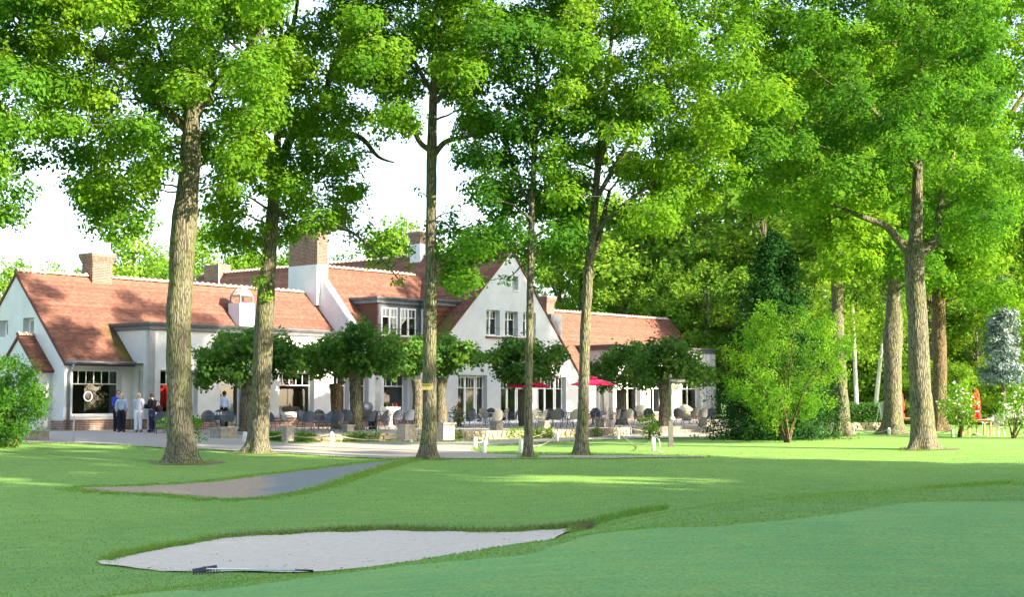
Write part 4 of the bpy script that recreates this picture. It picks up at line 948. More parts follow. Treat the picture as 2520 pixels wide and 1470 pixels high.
pollard("pollarded tree directly behind the signpost by the terrace steps", 74, [(1638,1046,36),(1637,1000,32),(1636,960,34),(1636,935,36)], [(1590,880,38),(1640,870,40),(1690,885,40),(1725,912,28),(1600,925,36),(1650,918,40),(1700,928,36),(1738,930,18),(1572,905,30),(1665,852,22)], 38)

# --- shrubs
def shrub(label, name, Y, base, hull, npads, seed, leaf, L, stems, dens=110, rmin=.3, rmax=.6, n=9, group=None, up=.3, cat="shrub", dsd=.7, tm=.5, gz=None, flowers=None):
    g = np.random.default_rng(seed); b = ground_at(*base) if gz is None else Vector((*at(base[0], base[1], Y)[:2], gz)); Y = b.y; root = empty(name, b); tag(root, label, cat, group)
    pads = sample_pads(hull, Y, npads, g, rmin, rmax, dsd, False, .5, 0, b.z + rmin * .7) if npads else []
    q = np.array(hull); lo, hi = q.min(0), q.max(0)
    if not pads: pads = [(np.array(at(*((lo + hi) / 2), Y)), .4)]
    mb = MB(); P0 = np.array(b)
    for i in range(stems):
        c, r = pads[int(i * len(pads) / stems)]; s = P0 + g.normal(0, .06, 3) * [1, 1, 0]; m = s * .45 + c * .55 + np.array([0, 0, .12]); m[:2] = s[:2] * .6 + c[:2] * .4
        mb.tube([s - [0, 0, .05], (s + m) / 2 - [0, 0, .02], m, c], [.045, .036, .026, .01], 6, False)
        for k in range(3):
            e = pads[int(g.integers(0, len(pads)))][0]
            if np.linalg.norm(e - c) < 1.8: mb.tube([m, (m + e) / 2, e], [.018, .013, .005], 4, False)
    obj("stems", [Vector(v) - b for v in mb.V], mb.F, M['bark3'], root, True)
    o = crown("foliage", root, [pad(c, r, dens, g, n, .09, L, L * .55, .95, tm=tm, up=up, outw=.8, rnd=.5) for c, r in pads], M[leaf]); o.location = -b
    if flowers:
        fb = MB()
        for c, r in pads:
            for _ in range(flowers):
                d = g.normal(0, 1, 3); d[1] = -abs(d[1]) * .7; d /= np.linalg.norm(d); p = c + d * r * .95; w = g.uniform(.035, .07)
                for k in range(3):
                    e = g.normal(0, 1, 3); e /= np.linalg.norm(e); f = np.cross(e, d + .01); f /= np.linalg.norm(f) + 1e-6; fb.add([p - e * w, p + f * w, p + e * w, p - f * w], [(0, 1, 2, 3)])
        obj("blossom", [Vector(v) - b for v in fb.V], fb.F, M['petal'], root)
    return root
shrub("spreading bright green many-stemmed shrub on the sunlit lawn", "hornbeam_shrub", 58, (1938,1090), [(1785,900),(1800,830),(1840,790),(1880,740),(1930,765),(1985,770),(2040,790),(2095,840),(2090,920),(2060,980),(2010,1015),(1985,1040),(1925,1050),(1880,1040),(1790,1000)], 105, 41, 'shrub', .11, 14, 110, .28, .52, 10, dsd=.9, tm=.6)
shrub("feathery green bush at the left edge in front of the gable", "bush", 53, (35,1100), [(-60,900),(10,885),(60,895),(100,930),(105,1000),(90,1040),(75,1070),(40,1085),(-60,1085)], 90, 42, 'oak2', .12, 8, 110, .26, .46, 10, tm=.3)
shrub("low leafy sapling shoots at the foot of the thickest oak", "sapling", 50, (450,1102), [(400,1030),(430,1020),(470,1025),(505,1040),(505,1075),(470,1080),(395,1080)], 14, 43, 'shrub', .13, 6, 80, .16, .28, 8)
shrub("small ragged bush behind the hooked white post", "bush", 62, (1600,1083), [(1588,1035),(1600,1020),(1614,1040),(1618,1062),(1610,1080),(1590,1072),(1582,1055)], 16, 44, 'shrub', .12, 4, 110, .15, .28, 8, tm=.3, up=.1)
shrub("white flowering shrub left of the folded scarlet parasol with a wooden table", "flowering_shrub", 64, (2362,1077), [(2318,1000),(2335,945),(2370,935),(2400,960),(2395,1010),(2385,1050),(2350,1050),(2325,1030)], 40, 45, 'shrub', .12, 6, 60, .25, .45, 8, flowers=3, tm=.65)
shrub("white flowering shrub cut off by the right edge", "flowering_shrub", 62, (2495,1080), [(2455,1000),(2470,955),(2510,935),(2590,950),(2590,1060),(2510,1068),(2475,1050)], 50, 46, 'shrub', .12, 6, 60, .25, .45, 8, flowers=5, tm=.6)
shrub("red flowering pot plant by the leftmost french doors", "pot_plant", 72, (1130,1046), [(1112,1010),(1140,1010),(1146,1030),(1130,1042),(1114,1036)], 8, 47, 'pollard', .12, 3, 90, .15, .25, 6, gz=0, cat="plant")
# --- dark yew cone behind the shrub, blue spruce
def conifer(label, name, Y, px, pytop, gz, rad, leaf, seed, clear=0.0, whorl=420, L=.2):
    g = np.random.default_rng(seed); b = Vector((at(px, 980, Y).x, Y, gz)); top = at(px, pytop, Y).z; H = top - gz; root = empty(name, b); tag(root, label, "tree")
    trunk_mesh("trunk", [(b, .16), (b + Vector((0, 0, H * .5)), .10), (b + Vector((0, 0, H * .97)), .02)], M['bark2'], root, 12, True, .04, seed, .3)
    z = clear + (1 - clear) * g.uniform(0, 1, whorl) ** 1.35; w = g.uniform(0, 6.283, whorl); rr = rad * (1 - (z - clear) / (1 - clear)) ** .6 * g.uniform(.55, 1.08, whorl) + .1
    P = np.stack([b.x + rr * np.cos(w), b.y + rr * np.sin(w), gz + z * H - .15 * rr], 1); D = np.stack([np.cos(w), np.sin(w), np.full(whorl, .25)], 1); ch = []
    mb = MB()
    for i in range(whorl):
        c0 = np.array([b.x, b.y, P[i, 2] + .1]); m = 5
        if i % 3 == 0: mb.tube([c0, P[i]], [.02, .006], 4, False)
        Q = c0 + (P[i] - c0) * np.linspace(.35, 1.05, m)[:, None] + g.normal(0, .08, (m, 3)); ch.append(leaf_quads(Q, np.repeat(D[i:i + 1], m, 0), 9, .11, L, L * .4, g, np.full(m, np.clip(g.normal(.45, .2), 0, 1)), up=.2, outw=.8, rnd=.6))
    obj("limbs", [Vector(v) - b for v in mb.V], mb.F, M['bark2'], root)
    o = crown("crown", root, ch, M[leaf]); o.location = -b
conifer("dark conical yew rising behind the bright spreading shrub", "yew_tree", 62.5, 1908, 585, -.3, 3.1, 'yew', 51, 0, 1700, .15)
conifer("blue grey spruce at right with a bare pale lower trunk", "spruce_tree", 80, 2470, 690, -.2, 1.25, 'spruce', 52, .33, 280, .2)
for k, (px, lean, yy) in enumerate(((2110, -4, 82), (2150, 22, 84))):
    b = at(px, 1052, yy); b.z = -.2; root = empty("birch_tree", b); tag(root, ("upright white birch trunk behind the hedge" if k == 0 else "slanting white birch trunk beside the burled oak"), "tree")
    t = b + Vector((lean * mpp(yy) * 1.6, 0, 7)); trunk_mesh("trunk", [(b, .13), ((b + t) / 2, .11), (t, .06)], M['birch'], root, 12, False, .03, 60 + k, .3)
    g = np.random.default_rng(60 + k); ps = [(np.array(t) + g.normal(0, 1.1, 3) + [0, 0, -1.2], g.uniform(.6, 1.0)) for _ in range(16)]
    o = crown("crown", root, [pad(c, r, 30, g, 10, .18, .2, .13, 1.1, tm=.6) for c, r in ps], M['wood_leaf']); o.location = -b
# --- clipped hedge
g = np.random.default_rng(70); h0, h1_ = at(1990, 1040, 78), at(2168, 1040, 78); hx = empty("hedge", (h0.x, 78, -.25)); tag(hx, "clipped dark hedge behind the low garden wall", "hedge")
m = 2600; P = np.stack([g.uniform(h0.x, h1_.x, m), 78 + g.uniform(-.6, .6, m), g.uniform(-.2, .95, m)], 1); f = g.integers(0, 3, m); P[f == 0, 1] = 77.4; P[f == 1, 2] = .95; P += g.normal(0, .05, P.shape)
o = crown("foliage", hx, [leaf_quads(P, np.tile([[0, -.6, .4]], (m, 1)), 7, .1, .11, .07, g, np.clip(g.normal(.3, .15, m), 0, 1))], M['pollard']); o.location = -hx.location
MB().box((0, -.5, 0), (h1_.x - h0.x, .5, 1.05)).build("inner_twigs", M['bark2'], hx)

# --- background trees: four kinds, copied
def bg_variant(seed, H, rad, leafL, nclump, tall=.12):
    g = np.random.default_rng(seed); root = empty("woodland_tree", (0, 0, 0)); trunk_mesh("trunk", [(Vector((0, 0, -.3)), .26), (Vector((0, 0, H * .4)), .2), (Vector((.1, 0, H * .85)), .06)], M['bark2'], root, 10, True, .05, seed, .6)
    lobes = []
    for k in range(26):
        z = tall + (1 - tall) * g.uniform(0, 1); prof = math.sin(math.pi * min(1, (z - tall) / (1 - tall) * .86 + .14)) ** .7; w = g.uniform(0, 6.283); rr = rad * prof * g.uniform(.25, .95)
        lobes.append((np.array([rr * math.cos(w), rr * math.sin(w), H * (tall + (z - tall) * .93)]), g.uniform(.22, .4) * rad))
    mb = MB()
    for c, r in lobes: mb.tube([(0, 0, c[2] * .75), c * [.5, .5, .93], c], [.08, .05, .015], 5, False)
    mb.build("limbs", M['bark2'], root)
    ch = [pad(c, r, nclump / 26 / r / r, g, 9, .26, leafL, leafL * .62, .8, tm=.5) for c, r in lobes]
    crown("crown", root, ch, M['wood_leaf']); return root
BG = [bg_variant(81, 16, 4.6, .36, 950), bg_variant(82, 16, 5.4, .36, 1050, .06), bg_variant(83, 16, 3.8, .32, 900, .1), bg_variant(84, 16, 6.0, .38, 1100, .03)]
BGUSED = [False] * 4
def bg(px, pytop, Y, kind, label, group, wide=1.0):
    t = at(px, pytop, Y); s = (t.z + .3) / 16; v = BG[kind]; rz = r_.uniform(0, 6.28)
    if not BGUSED[kind]: BGUSED[kind] = True; o = v; o.location = (t.x, Y, -.2); o.rotation_euler = (0, 0, rz); o.scale = (s * wide, s * wide, s)
    else: o = dup(v, (t.x, Y, -.2), rz, None, (s * wide, s * wide, s))
    tag(o, label, "tree", group); return o
ON = "first second third fourth fifth sixth seventh eighth ninth tenth eleventh twelfth thirteenth fourteenth fifteenth sixteenth seventeenth eighteenth".split()
def nth(L, px): return ON[sorted(q[0] for q in L).index(px)]
WB = [(-40,660,118),(40,650,124),(120,640,128),(200,655,130),(330,565,116),(400,600,124),(290,640,130),(500,555,124),(570,600,118),(640,610,122),(740,600,128),(860,610,124),(920,565,122),(985,550,128),(1060,590,122),(1180,590,126),(1290,570,122),(1380,580,118)]
for i, t in enumerate(WB): bg(*t, i % 3, f"distant tree rising behind the clubhouse roofs, {nth(WB, t[0])} from the left", "wood behind the clubhouse")
W1_ = [(1430,520,122),(1500,470,126),(1580,500,116),(1650,440,120),(1730,470,114),(1800,430,118),(1880,420,112),(1960,400,116),(2040,420,106),(2120,380,112),(2200,410,102),(2280,390,108),(2360,400,98),(2440,400,106),(2520,470,96),(2600,480,104)]
for i, t in enumerate(W1_): bg(*t, (i * 3 + 1) % 4, f"tall tree of the right hand wood, {nth(W1_, t[0])} tall one from the left", "wood at the end of the garden", 1.15)
W2_ = [(1540,640,112),(1640,660,110),(1740,640,106),(1840,660,102),(1950,640,98),(2060,620,96),(2170,640,93),(2290,660,90),(2400,680,92),(2500,700,88)]
for i, t in enumerate(W2_): bg(*t, (i * 3 + 2) % 4, f"low tree edging the right hand wood, {nth(W2_, t[0])} low one from the left", "wood at the end of the garden", 1.15)
W3_ = [(1500,560,140),(1620,520,144),(1760,540,140),(1880,500,138),(2000,480,140),(2130,500,136),(2260,480,140),(2380,470,136),(2500,480,140)]
for i, t in enumerate(W3_): bg(*t, i % 4, f"farthest tree of the right hand wood, {nth(W3_, t[0])} far one from the left", "wood at the end of the garden", 1.3)
W4_ = [(1790,960,112),(1960,930,96),(2030,900,94),(2100,930,92),(2170,900,92),(2230,920,88),(2290,890,90),(2350,900,86),(2420,920,88),(2480,890,90),(2540,900,84)]
for i, t in enumerate(W4_):
    o = bg(*t, (3, 1)[i % 2], f"bush at the foot of the right hand wood, {nth(W4_, t[0])} from the left", "bushes at the foot of the wood", 1.9)
    o.name = "woodland_bush"; o["category"] = "bush"

# --- the tall wood right of the camera, whose shade lies over the green and the foreground
g = np.random.default_rng(90); u = np.array([math.sin(SUN_AZ), -math.cos(SUN_AZ)]); nn_ = np.array([math.cos(SUN_AZ), math.sin(SUN_AZ)])
k = 7200; nn0 = g.uniform(-22, 43, k); uu = g.uniform(15, 27, k); tz = g.uniform(0, 1, k) ** .9
top = 25 + 2.5 * np.sin(nn0 * .45) + 1.8 * np.sin(nn0 * 1.1 + 1) - np.clip(nn0 - 38, 0, 9) * 1.6; z = .3 + tz * top
P = np.stack([u[0] * uu + nn_[0] * nn0, u[1] * uu + nn_[1] * nn0, z], 1); keep = ~((np.abs(nn0 - 33.0) < 2.0) & (np.abs(z - (.488 * (uu + 16.8) - .7)) < 2.6)); P = P[keep]
o = crown("woodland_edge", None, [leaf_quads(P, np.tile([[0, 0, .3]], (len(P), 1)), 9, .75, 1.05, .72, g, np.clip(g.normal(.4, .15, len(P)), 0, 1))], M['wood_leaf']); tag(o, "tall wood beside the green that shades the foreground", None, None, 'stuff')
wt = MB()
for i in range(22): a_, b_ = g.uniform(-20, 42), g.uniform(16, 26); p = u * b_ + nn_ * a_; wt.tube([(p[0], p[1], -.5), (p[0], p[1], 10), (p[0] + .3, p[1], 20)], [.35, .28, .1], 8)
o = wt.build("woodland_trunks", M['bark2'], None, True); tag(o, "trunks of the tall wood beside the green", None, None, 'stuff')
# ------------------------------------------------------------------ terrace furniture
def arm_chair():
    root = empty("garden_chair", (0, 0, 0))
    # seat: round pan
    MB().lathe([(.02, .43), (.2, .425), (.235, .435), (.24, .455), (.22, .46), (.02, .445)], 16).build("seat", M['iron'], root, True)
    # rounded shell back (faces +y, stands at -y)
    V = []; F = []; n, m = 11, 9
    for side in (0, 1):
        for i in range(n):
            t = i / (n - 1); z = .44 + .48 * t; hw_ = .27 * math.sqrt(max(0, 1 - (max(0, t - .45) / .56) ** 2)) * (1 if t > .2 else .82 + .9 * t)
            for j in range(m):
                s = (j / (m - 1) * 2 - 1); x = s * hw_; y = -.2 - .12 * t + .34 * (x / .3) ** 2 * .42; V.append((x, y - side * .014, z))
    for side in (0, 1):
        o_ = side * n * m
        for i in range(n - 1):
            for j in range(m - 1):
                f = (o_ + i * m + j, o_ + i * m + j + 1, o_ + (i + 1) * m + j + 1, o_ + (i + 1) * m + j); F.append(f if side == 0 else f[::-1])
    obj("backrest", V, F, M['iron'], root, True)
    for sx in (-1, 1):
        MB().tube([(sx * .17, .17, .44), (sx * .2, .21, .2), (sx * .22, .24, 0)], .011, 6).build("leg", M['iron'], root, True)
        MB().tube([(sx * .16, -.17, .44), (sx * .18, -.22, .2), (sx * .2, -.29, 0)], .011, 6).build("leg", M['iron'], root, True)
        MB().tube([(sx * .24, -.2, .66), (sx * .3, -.05, .67), (sx * .31, .1, .65), (sx * .29, .2, .58), (sx * .26, .2, .48), (sx * .2, .12, .44)], .012, 6).build("armrest", M['iron'], root, True)
    return root
def round_table():
    root = empty("garden_table", (0, 0, 0))
    MB().lathe([(.02, .70), (.42, .705), (.46, .715), (.465, .735), (.45, .74), (.02, .735)], 24).build("table_top", M['iron'], root, True)
    for k in range(4):
        w = math.pi / 4 + k * math.pi / 2; c, s = math.cos(w), math.sin(w)
        MB().tube([(c * r, s * r, z) for r, z in ((.36, .70), (.34, .6), (.22, .48), (.10, .38), (.12, .25), (.26, .12), (.36, .06), (.42, .0))], .014, 6).build("leg", M['iron'], root, True)
    MB().lathe([(.09, .36), (.11, .37), (.11, .385), (.09, .395)], 12).build("ring", M['iron'], root, True)
    return root
ch0 = arm_chair(); tag(ch0, "x", "chair", "garden chairs on the terrace"); tb0 = round_table(); tag(tb0, "x", "table", "round tables on the terrace")
ORD = ["first","second","third","fourth","fifth","sixth","seventh","eighth","ninth","tenth","eleventh","twelfth","thirteenth","fourteenth","fifteenth","sixteenth","seventeenth","eighteenth","nineteenth","twentieth"]
def ordinal(i): return ORD[i] if i < 20 else ("twenty-" + ORD[i - 20] if i - 20 < 9 else ("thirtieth" if i == 29 else "thirty-" + ORD[i - 30] if i < 39 else ("fortieth" if i == 39 else "forty-" + ORD[i - 40])))
TB = [(392,1066),(538,1066),(775,1062),(822,1060),(912,1056),(1012,1054),(1122,1052),(1205,1055),(1248,1050),(1345,1053),(1400,1052),(1470,1048),(1530,1051),(1607,1046),(1689,1046),(1730,1043)]
CH = [(398,1069,0),(420,1066,0),(509,1063,0),(560,1064,0),(537,1058,0),(673,1064,0),(704,1062,0),(747,1061,0),(758,1066,0),(789,1058,0),(801,1066,0),(829,1064,0),(851,1061,0),(860,1057,0),(894,1058,0),(908,1062,0),(939,1060,0),(948,1054,0),
      (975,1057,0),(1003,1058,0),(1022,1052,0),(1116,1048,0),(1155,1051,0),(1169,1056,0),(1193,1049,1),(1206,1047,0),(1221,1058,2),(1238,1047,1),(1260,1055,0),(1325,1052,1),(1331,1056,1),(1355,1050,0),(1369,1056,2),(1384,1047,0),(1410,1055,1),
      (1453,1052,0),(1466,1046,0),(1488,1053,2),(1512,1055,2),(1529,1046,0),(1546,1053,2),(1571,1046,0),(1597,1048,0),(1671,1048,2),(1709,1047,2),(1727,1048,2),(1747,1045,2)]
def tint_copy(root, mats):
    for c in root.children:
        if c.name.startswith(("backrest", "seat")):
            c.data = c.data.copy(); c.data.materials[0] = mats
tpos = [plane_at(x, y) for x, y in TB]
for i, p in enumerate(tpos):
    lab = f"round blue grey metal table on the terrace, {ordinal(i)} from the left"
    if i == 0: tb0.location = p; tb0["label"] = lab
    else: dup(tb0, p, r_.uniform(0, 1.5), lab)
CREAM = {}
def chair_kind(k):
    r = dup(ch0, (0, 0, 0)); m = M['cream'] if k == 1 else simple('sunbleached_grey_metal', (.13, .135, .135), (.19, .19, .18), 18, .55)
    tint_copy(r, m); return r
kinds = {0: ch0, 1: chair_kind(1), 2: chair_kind(2)}; used = {0: False, 1: False, 2: False}; colname = {0: "blue grey", 1: "cream", 2: "faded grey"}; cnts = {0: 0, 1: 0, 2: 0}
for (x, y, k) in sorted(CH):
    p = plane_at(x, y); q = min(tpos, key=lambda t: (t - p).length); d = q - p
    if d.length < .62: d2 = d.normalized() if d.length > .01 else Vector((0, 1, 0)); p = q - d2 * .66; d = q - p
    rz = math.atan2(d.y, d.x) - math.pi / 2 + r_.uniform(-.35, .35) if d.length < 3 else r_.uniform(0, 6.28)
    lab = f"{colname[k]} mesh armchair on the terrace, {ordinal(cnts[k])} {colname[k]} one from the left"; cnts[k] += 1
    if not used[k]: used[k] = True; o = kinds[k]; o.location = p; o.rotation_euler = (0, 0, rz); o["label"] = lab
    else: dup(kinds[k], p, rz, lab)

def parasol(label, p, tip_z, half, up=.42):
    root = empty("parasol", p); tag(root, label, "parasol", "open crimson parasols")
    MB().tube([(0, 0, 0), (0, 0, tip_z)], .022, 8).build("pole", M['wood'], root, True)
    n = 8; V = [(0, 0, tip_z)]; F = []
    for k in range(n):
        w = 2 * math.pi * k / n + .3; V.append((half * .55 * math.cos(w), half * .55 * math.sin(w), tip_z - up * .48))
    for k in range(n):
        w = 2 * math.pi * k / n + .3; V.append((half * math.cos(w), half * math.sin(w), tip_z - up))
    for k in range(n):
        w = 2 * math.pi * k / n + .3; V.append((half * math.cos(w), half * math.sin(w), tip_z - up - .07))
    for k in range(n):
        j = (k + 1) % n; F += [(0, 1 + k, 1 + j), (1 + k, 1 + n + k, 1 + n + j, 1 + j), (1 + n + k, 1 + 2 * n + k, 1 + 2 * n + j, 1 + n + j)]
    cn = obj("canopy", V, F, M['red'], root); sm = cn.modifiers.new("thick", 'SOLIDIFY'); sm.thickness = .008
    MB().lathe([(.22, tip_z - .03), (.16, tip_z + .05), (.02, tip_z + .09)], 8).build("top_cap", M['red'], root)
    for k in range(n):
        w = 2 * math.pi * k / n + .3; MB().tube([(.02 * math.cos(w), .02 * math.sin(w), tip_z - .06), (half * .97 * math.cos(w), half * .97 * math.sin(w), tip_z - up - .02)], .009, 4).build("rib", M['wood'], root)
    MB().lathe([(.24, 0), (.24, .06), (.06, .09), (.035, .3)], 14).build("base", M['concrete'], root, True)
p = plane_at(1300, 1050); parasol("crimson open parasol half hidden by the slim oak and a pollarded tree", p, at(1300, 934, p.y).z, 57 * mpp(p.y), .36)
p = plane_at(1460, 1052); parasol("crimson open parasol crossed by the slanting oak trunk", p, at(1460, 931, p.y).z, 57 * mpp(p.y), .30)
def folded(label, p, h):
    root = empty("parasol", p); tag(root, label, "parasol", "folded scarlet parasols"); MB().tube([(0, 0, 0), (0, 0, h)], .022, 8).build("pole", M['wood'], root, True)
    mb = MB(); n = 20; V = []; F = []; prof = [(.03, h), (.10, h - .12), (.16, h - .6), (.17, h - .95), (.10, h - 1.05), (.17, h - 1.18), (.19, h - 1.4), (.06, h - 1.55)]
    for r, z in prof:
        for j in range(n): w = 2 * math.pi * j / n; q = r * (1 + .22 * math.cos(w * 5)); V.append((q * math.cos(w), q * math.sin(w), z))
    for i in range(len(prof) - 1):
        for j in range(n): F.append((i * n + j, i * n + (j + 1) % n, (i + 1) * n + (j + 1) % n, (i + 1) * n + j))
    mb.add(V, F).build("canopy", M['redcloth'], root, True)
    MB().lathe([(.125, h - 1.08), (.125, h - 1.02)], 12).build("tie", M['white'], root); MB().lathe([(.22, 0), (.22, .06), (.05, .1)], 12).build("base", M['concrete'], root, True)
p = ground_at(2217, 1060); folded("folded scarlet parasol between the burled oak and the fork trunked oak", p, at(2217, 964, p.y).z - p.z)
p = ground_at(2404, 1072); folded("folded scarlet parasol rising from the wooden picnic table", p, at(2404, 957, p.y).z - p.z); PT = p
def plank_table(label, p, w, d, h, rz):
    root = empty("wooden_table", p, rz); tag(root, label, "table"); n = 6
    for k in range(n): MB().box((-w / 2, -d / 2 + k * d / n + .006, h - .035), (w / 2, -d / 2 + (k + 1) * d / n - .006, h)).build("plank", M['wood'], root)
    for sx in (-1, 1):
        for sy in (-1, 1): MB().box((sx * w * .36 - .04, sy * d * .34 - .04, 0), (sx * w * .36 + .04, sy * d * .34 + .04, h - .036)).build("leg", M['wood'], root)
    MB().box((-w * .4, -d * .36, h - .13), (w * .4, -d * .32, h - .037)).box((-w * .4, d * .32, h - .13), (w * .4, d * .36, h - .037)).build("apron", M['wood'], root)
plank_table("honey coloured wooden table under the folded scarlet parasol at right", PT, 1.5, .9, .74, .15)
p = ground_at(2237, 1066); plank_table("dark wooden table glimpsed behind the fork trunked oak", p, 1.3, .8, .74, .0)
p = ground_at(2452, 1075); root = empty("patio_chair", p, 2.4); tag(root, "white framed chair with straw coloured seat beside the wooden table", "chair")
MB().box((-.24, -.22, .42), (.24, .24, .455)).build("seat", M['signcream'], root); V = [(-.24, -.24, .46), (.24, -.24, .46), (.24, -.4, .92), (-.24, -.4, .92)]; obj("backrest", V + [(x, y + .03, z) for x, y, z in V], [(0, 1, 2, 3), (7, 6, 5, 4), (0, 4, 5, 1), (1, 5, 6, 2), (2, 6, 7, 3), (3, 7, 4, 0)], M['signcream'], root)
for sx in (-1, 1): MB().tube([(sx * .23, .2, .43), (sx * .26, .34, 0)], .018, 6).build("leg", M['white'], root); MB().tube([(sx * .23, -.2, .43), (sx * .26, -.36, 0)], .018, 6).build("leg", M['white'], root)
for px, lab in ((1835, "white garden chair far off beyond the steps, left of two"), (1862, "white garden chair far off beyond the steps, right of two")):
    p = plane_at(px, 1032, -.1); root = empty("patio_chair", p, r_.uniform(2, 4)); tag(root, lab, "chair"); MB().box((-.24, -.22, .42), (.24, .24, .45)).build("seat", M['white'], root); MB().box((-.24, -.26, .45), (.24, -.23, .9)).build("backrest", M['white'], root)
    for sx in (-1, 1):
        for sy in (-1, 1): MB().tube([(sx * .22, sy * .2, .43), (sx * .23, sy * .22, 0)], .018, 6).build("leg", M['white'], root)

# stone pedestals along the terrace edge
PED = [(550,1080,.98,.5,"broad pale stone pedestal left of the flared oak foot"),(708,1076,.42,.46,"stone pedestal just right of the flared oak foot"),(857,1066,.45,.38,"sunlit stone pedestal beside the pale forked pollard trunk"),(1000,1074,.66,.5,"stone pedestal left of the arrow board oak"),
       (1094,1074,.72,.58,"stone pedestal right of the arrow board oak"),(1222,1060,.55,.48,"stone pedestal midway between the straight and the slim oak"),(1340,1058,.52,.46,"stone pedestal right of the slim oak"),(1486,1053,.75,.46,"stone pedestal below the right crimson parasol"),(1738,1050,.7,.42,"stone pedestal at the right end of the steps"),
       (2018,1052,.55,.36,"stone pedestal on the low garden wall, left of two"),(2100,1052,.5,.36,"stone pedestal on the low garden wall, right of two"),(84,1084,1.0,.42,"low stone block behind the left edge bush"),(1842,1046,.5,.36,"small stone pedestal beyond the steps")]
for px, py, w, h, lab in PED:
    w *= .85; h *= .9
    p = plane_at(px, py, -.02 if px < 1900 else -.25) if px not in (550, 84) else ground_at(px, py)
    root = empty("stone_pedestal", p, HANG - R(0) + r_.uniform(-.05, .05)); tag(root, lab, "pedestal", "stone pedestals")
    MB().box((-w / 2, -w * .4, -.15), (w / 2, w * .4, h - .07)).build("block", M['stone'], root); MB().box((-w / 2 - .05, -w * .4 - .05, h - .069), (w / 2 + .05, w * .4 + .05, h)).build("cap", M['stone'], root)
# low garden wall at right, stones one by one
p0, p1 = at(1960, 1056, 75), at(2170, 1056, 75); gw = empty("garden_wall", (p0.x, 75, -.3)); tag(gw, "low grey stone wall in front of the hedge", "stone wall")
for row in range(3):
    x = 0
    while x < p1.x - p0.x:
        w = r_.uniform(.3, .55); o = obj_me("stone", r_.choice(STONES), gw, (x + w / 2, 0, .08 + row * .15)); o.scale = (w, .3, .155); x += w + .012

# white posts and ropes
PO = [(600,1063,1091),(704,1062,1091),(815,1063,1092),(1011,1062,1090),(1169.5,1076,1105),(1191,1084,1117),(1196.6,1059.6,1097),(1282,1081,1116),(1361.6,1053,1077.5),(1371,1062,1087.5),(1522,1058,1083),(1527,1050,1069),(1546,1053,1074.6),(1552,1051,1073),(1608,1077,1112),(1815,1050,1069.6),(2018.6,1048,1068),(2100.5,1048,1068),(2188,1053,1072),(2344,1056,1076)]
post_me = None; PP = []
for i, (px, yt, yb) in enumerate(PO):
    p = ground_at(px, yb); h = at(px, yt, p.y).z - p.z
    mb = MB().lathe([(.072, -.1), (.072, h - .07), (.066, h - .045), (.05, h - .015), (.02, h)], 12); o = mb.build("white_post", M['white'], None, True); o.location = p
    if i in (0, 2, 5): o.rotation_euler = (0, R((6, 0, 3, 0, 0, 4)[i]), 0)
    tag(o, f"white wooden rope post, {ordinal(i)} from the left" + (" leaning" if i in (0, 2, 5) else ""), "post", "white posts along the drive"); PP.append((p, h))
RP = [(0,1),(1,2),(2,3),(3,6),(4,6),(5,6),(6,8),(5,7),(7,9),(8,11),(9,10),(10,12),(10,14),(13,15),(15,16),(16,17),(17,18),(18,19)]
for i, (a_, b_) in enumerate(RP):
    pa = PP[a_][0] + Vector((0, 0, PP[a_][1] * .82)); pb = PP[b_][0] + Vector((0, 0, PP[b_][1] * .82)); L = (pb - pa).length; sag = min(.32, .05 + .06 * L); pts = []
    for t in np.linspace(0, 1, 15):
        q = pa.lerp(pb, float(t)) - Vector((0, 0, sag * 4 * t * (1 - t))); q.z = max(q.z, h1(q.x, q.y) + .03); pts.append(q - pa)
    o = MB().tube(pts, .016, 6).build("rope", M['rope'], None, True); o.location = pa; tag(o, f"sagging pale rope slung between the {ordinal(a_)} and {ordinal(b_)} white posts", "rope", "ropes along the drive")
p = ground_at(1612, 1113); o = MB().tube([(.1, 0, 0), (.16, 0, .1), (.18, 0, .26), (.14, 0, .42), (.03, 0, .5)], .011, 8).tube([(-.05, -.02, .02), (.28, -.02, .02)], .014, 6).build("hose_hook", M['steel'], None, True); o.location = p; tag(o, "curved white pipe beside the rope post near the signpost", "pipe")
p = ground_at(180, 1091); o = MB().tube([(0, 0, -.05), (.02, 0, (1091 - 1024) * mpp(p.y))], .022, 8).lathe([(.05, 0), (.04, .03)], 8).build("metal_stake", M['steel'], None, True); o.location = p; tag(o, "thin pale metal stake standing in the gravel at left", "stake")

# ------------------------------------------------------------------ signs
def text_mesh(s, size, mat, name="lettering"):
    cu = bpy.data.curves.new(name, 'FONT'); cu.body = s; cu.size = size; cu.align_x = 'CENTER'; cu.align_y = 'CENTER'; cu.extrude = .002
    t = bpy.data.objects.new(name, cu); COL.objects.link(t); bpy.context.view_layer.update(); dg = bpy.context.evaluated_depsgraph_get(); me = bpy.data.meshes.new_from_object(t.evaluated_get(dg)); bpy.data.objects.remove(t); me.materials.clear(); me.materials.append(mat); return me
def arrow(w, h, mat, name, parent, y=0, x0=0, z0=0, tip=.14):
    P = [(x0, z0 - h / 2), (x0 + w - tip, z0 - h / 2), (x0 + w, z0), (x0 + w - tip, z0 + h / 2), (x0, z0 + h / 2)]; V = [(x, y - .012, z) for x, z in P] + [(x, y + .012, z) for x, z in P]
    return obj(name, V, [(0, 1, 2, 3, 4), (9, 8, 7, 6, 5)] + [(i, 5 + i, 5 + (i + 1) % 5, (i + 1) % 5) for i in range(5)], mat, parent)
def put_text(s, size, mat, parent, loc, sx=1.0):
    o = obj_me("lettering", text_mesh(s, size, mat), parent, loc); o.rotation_euler = (math.pi / 2, 0, 0); o.scale = (sx, 1, 1)
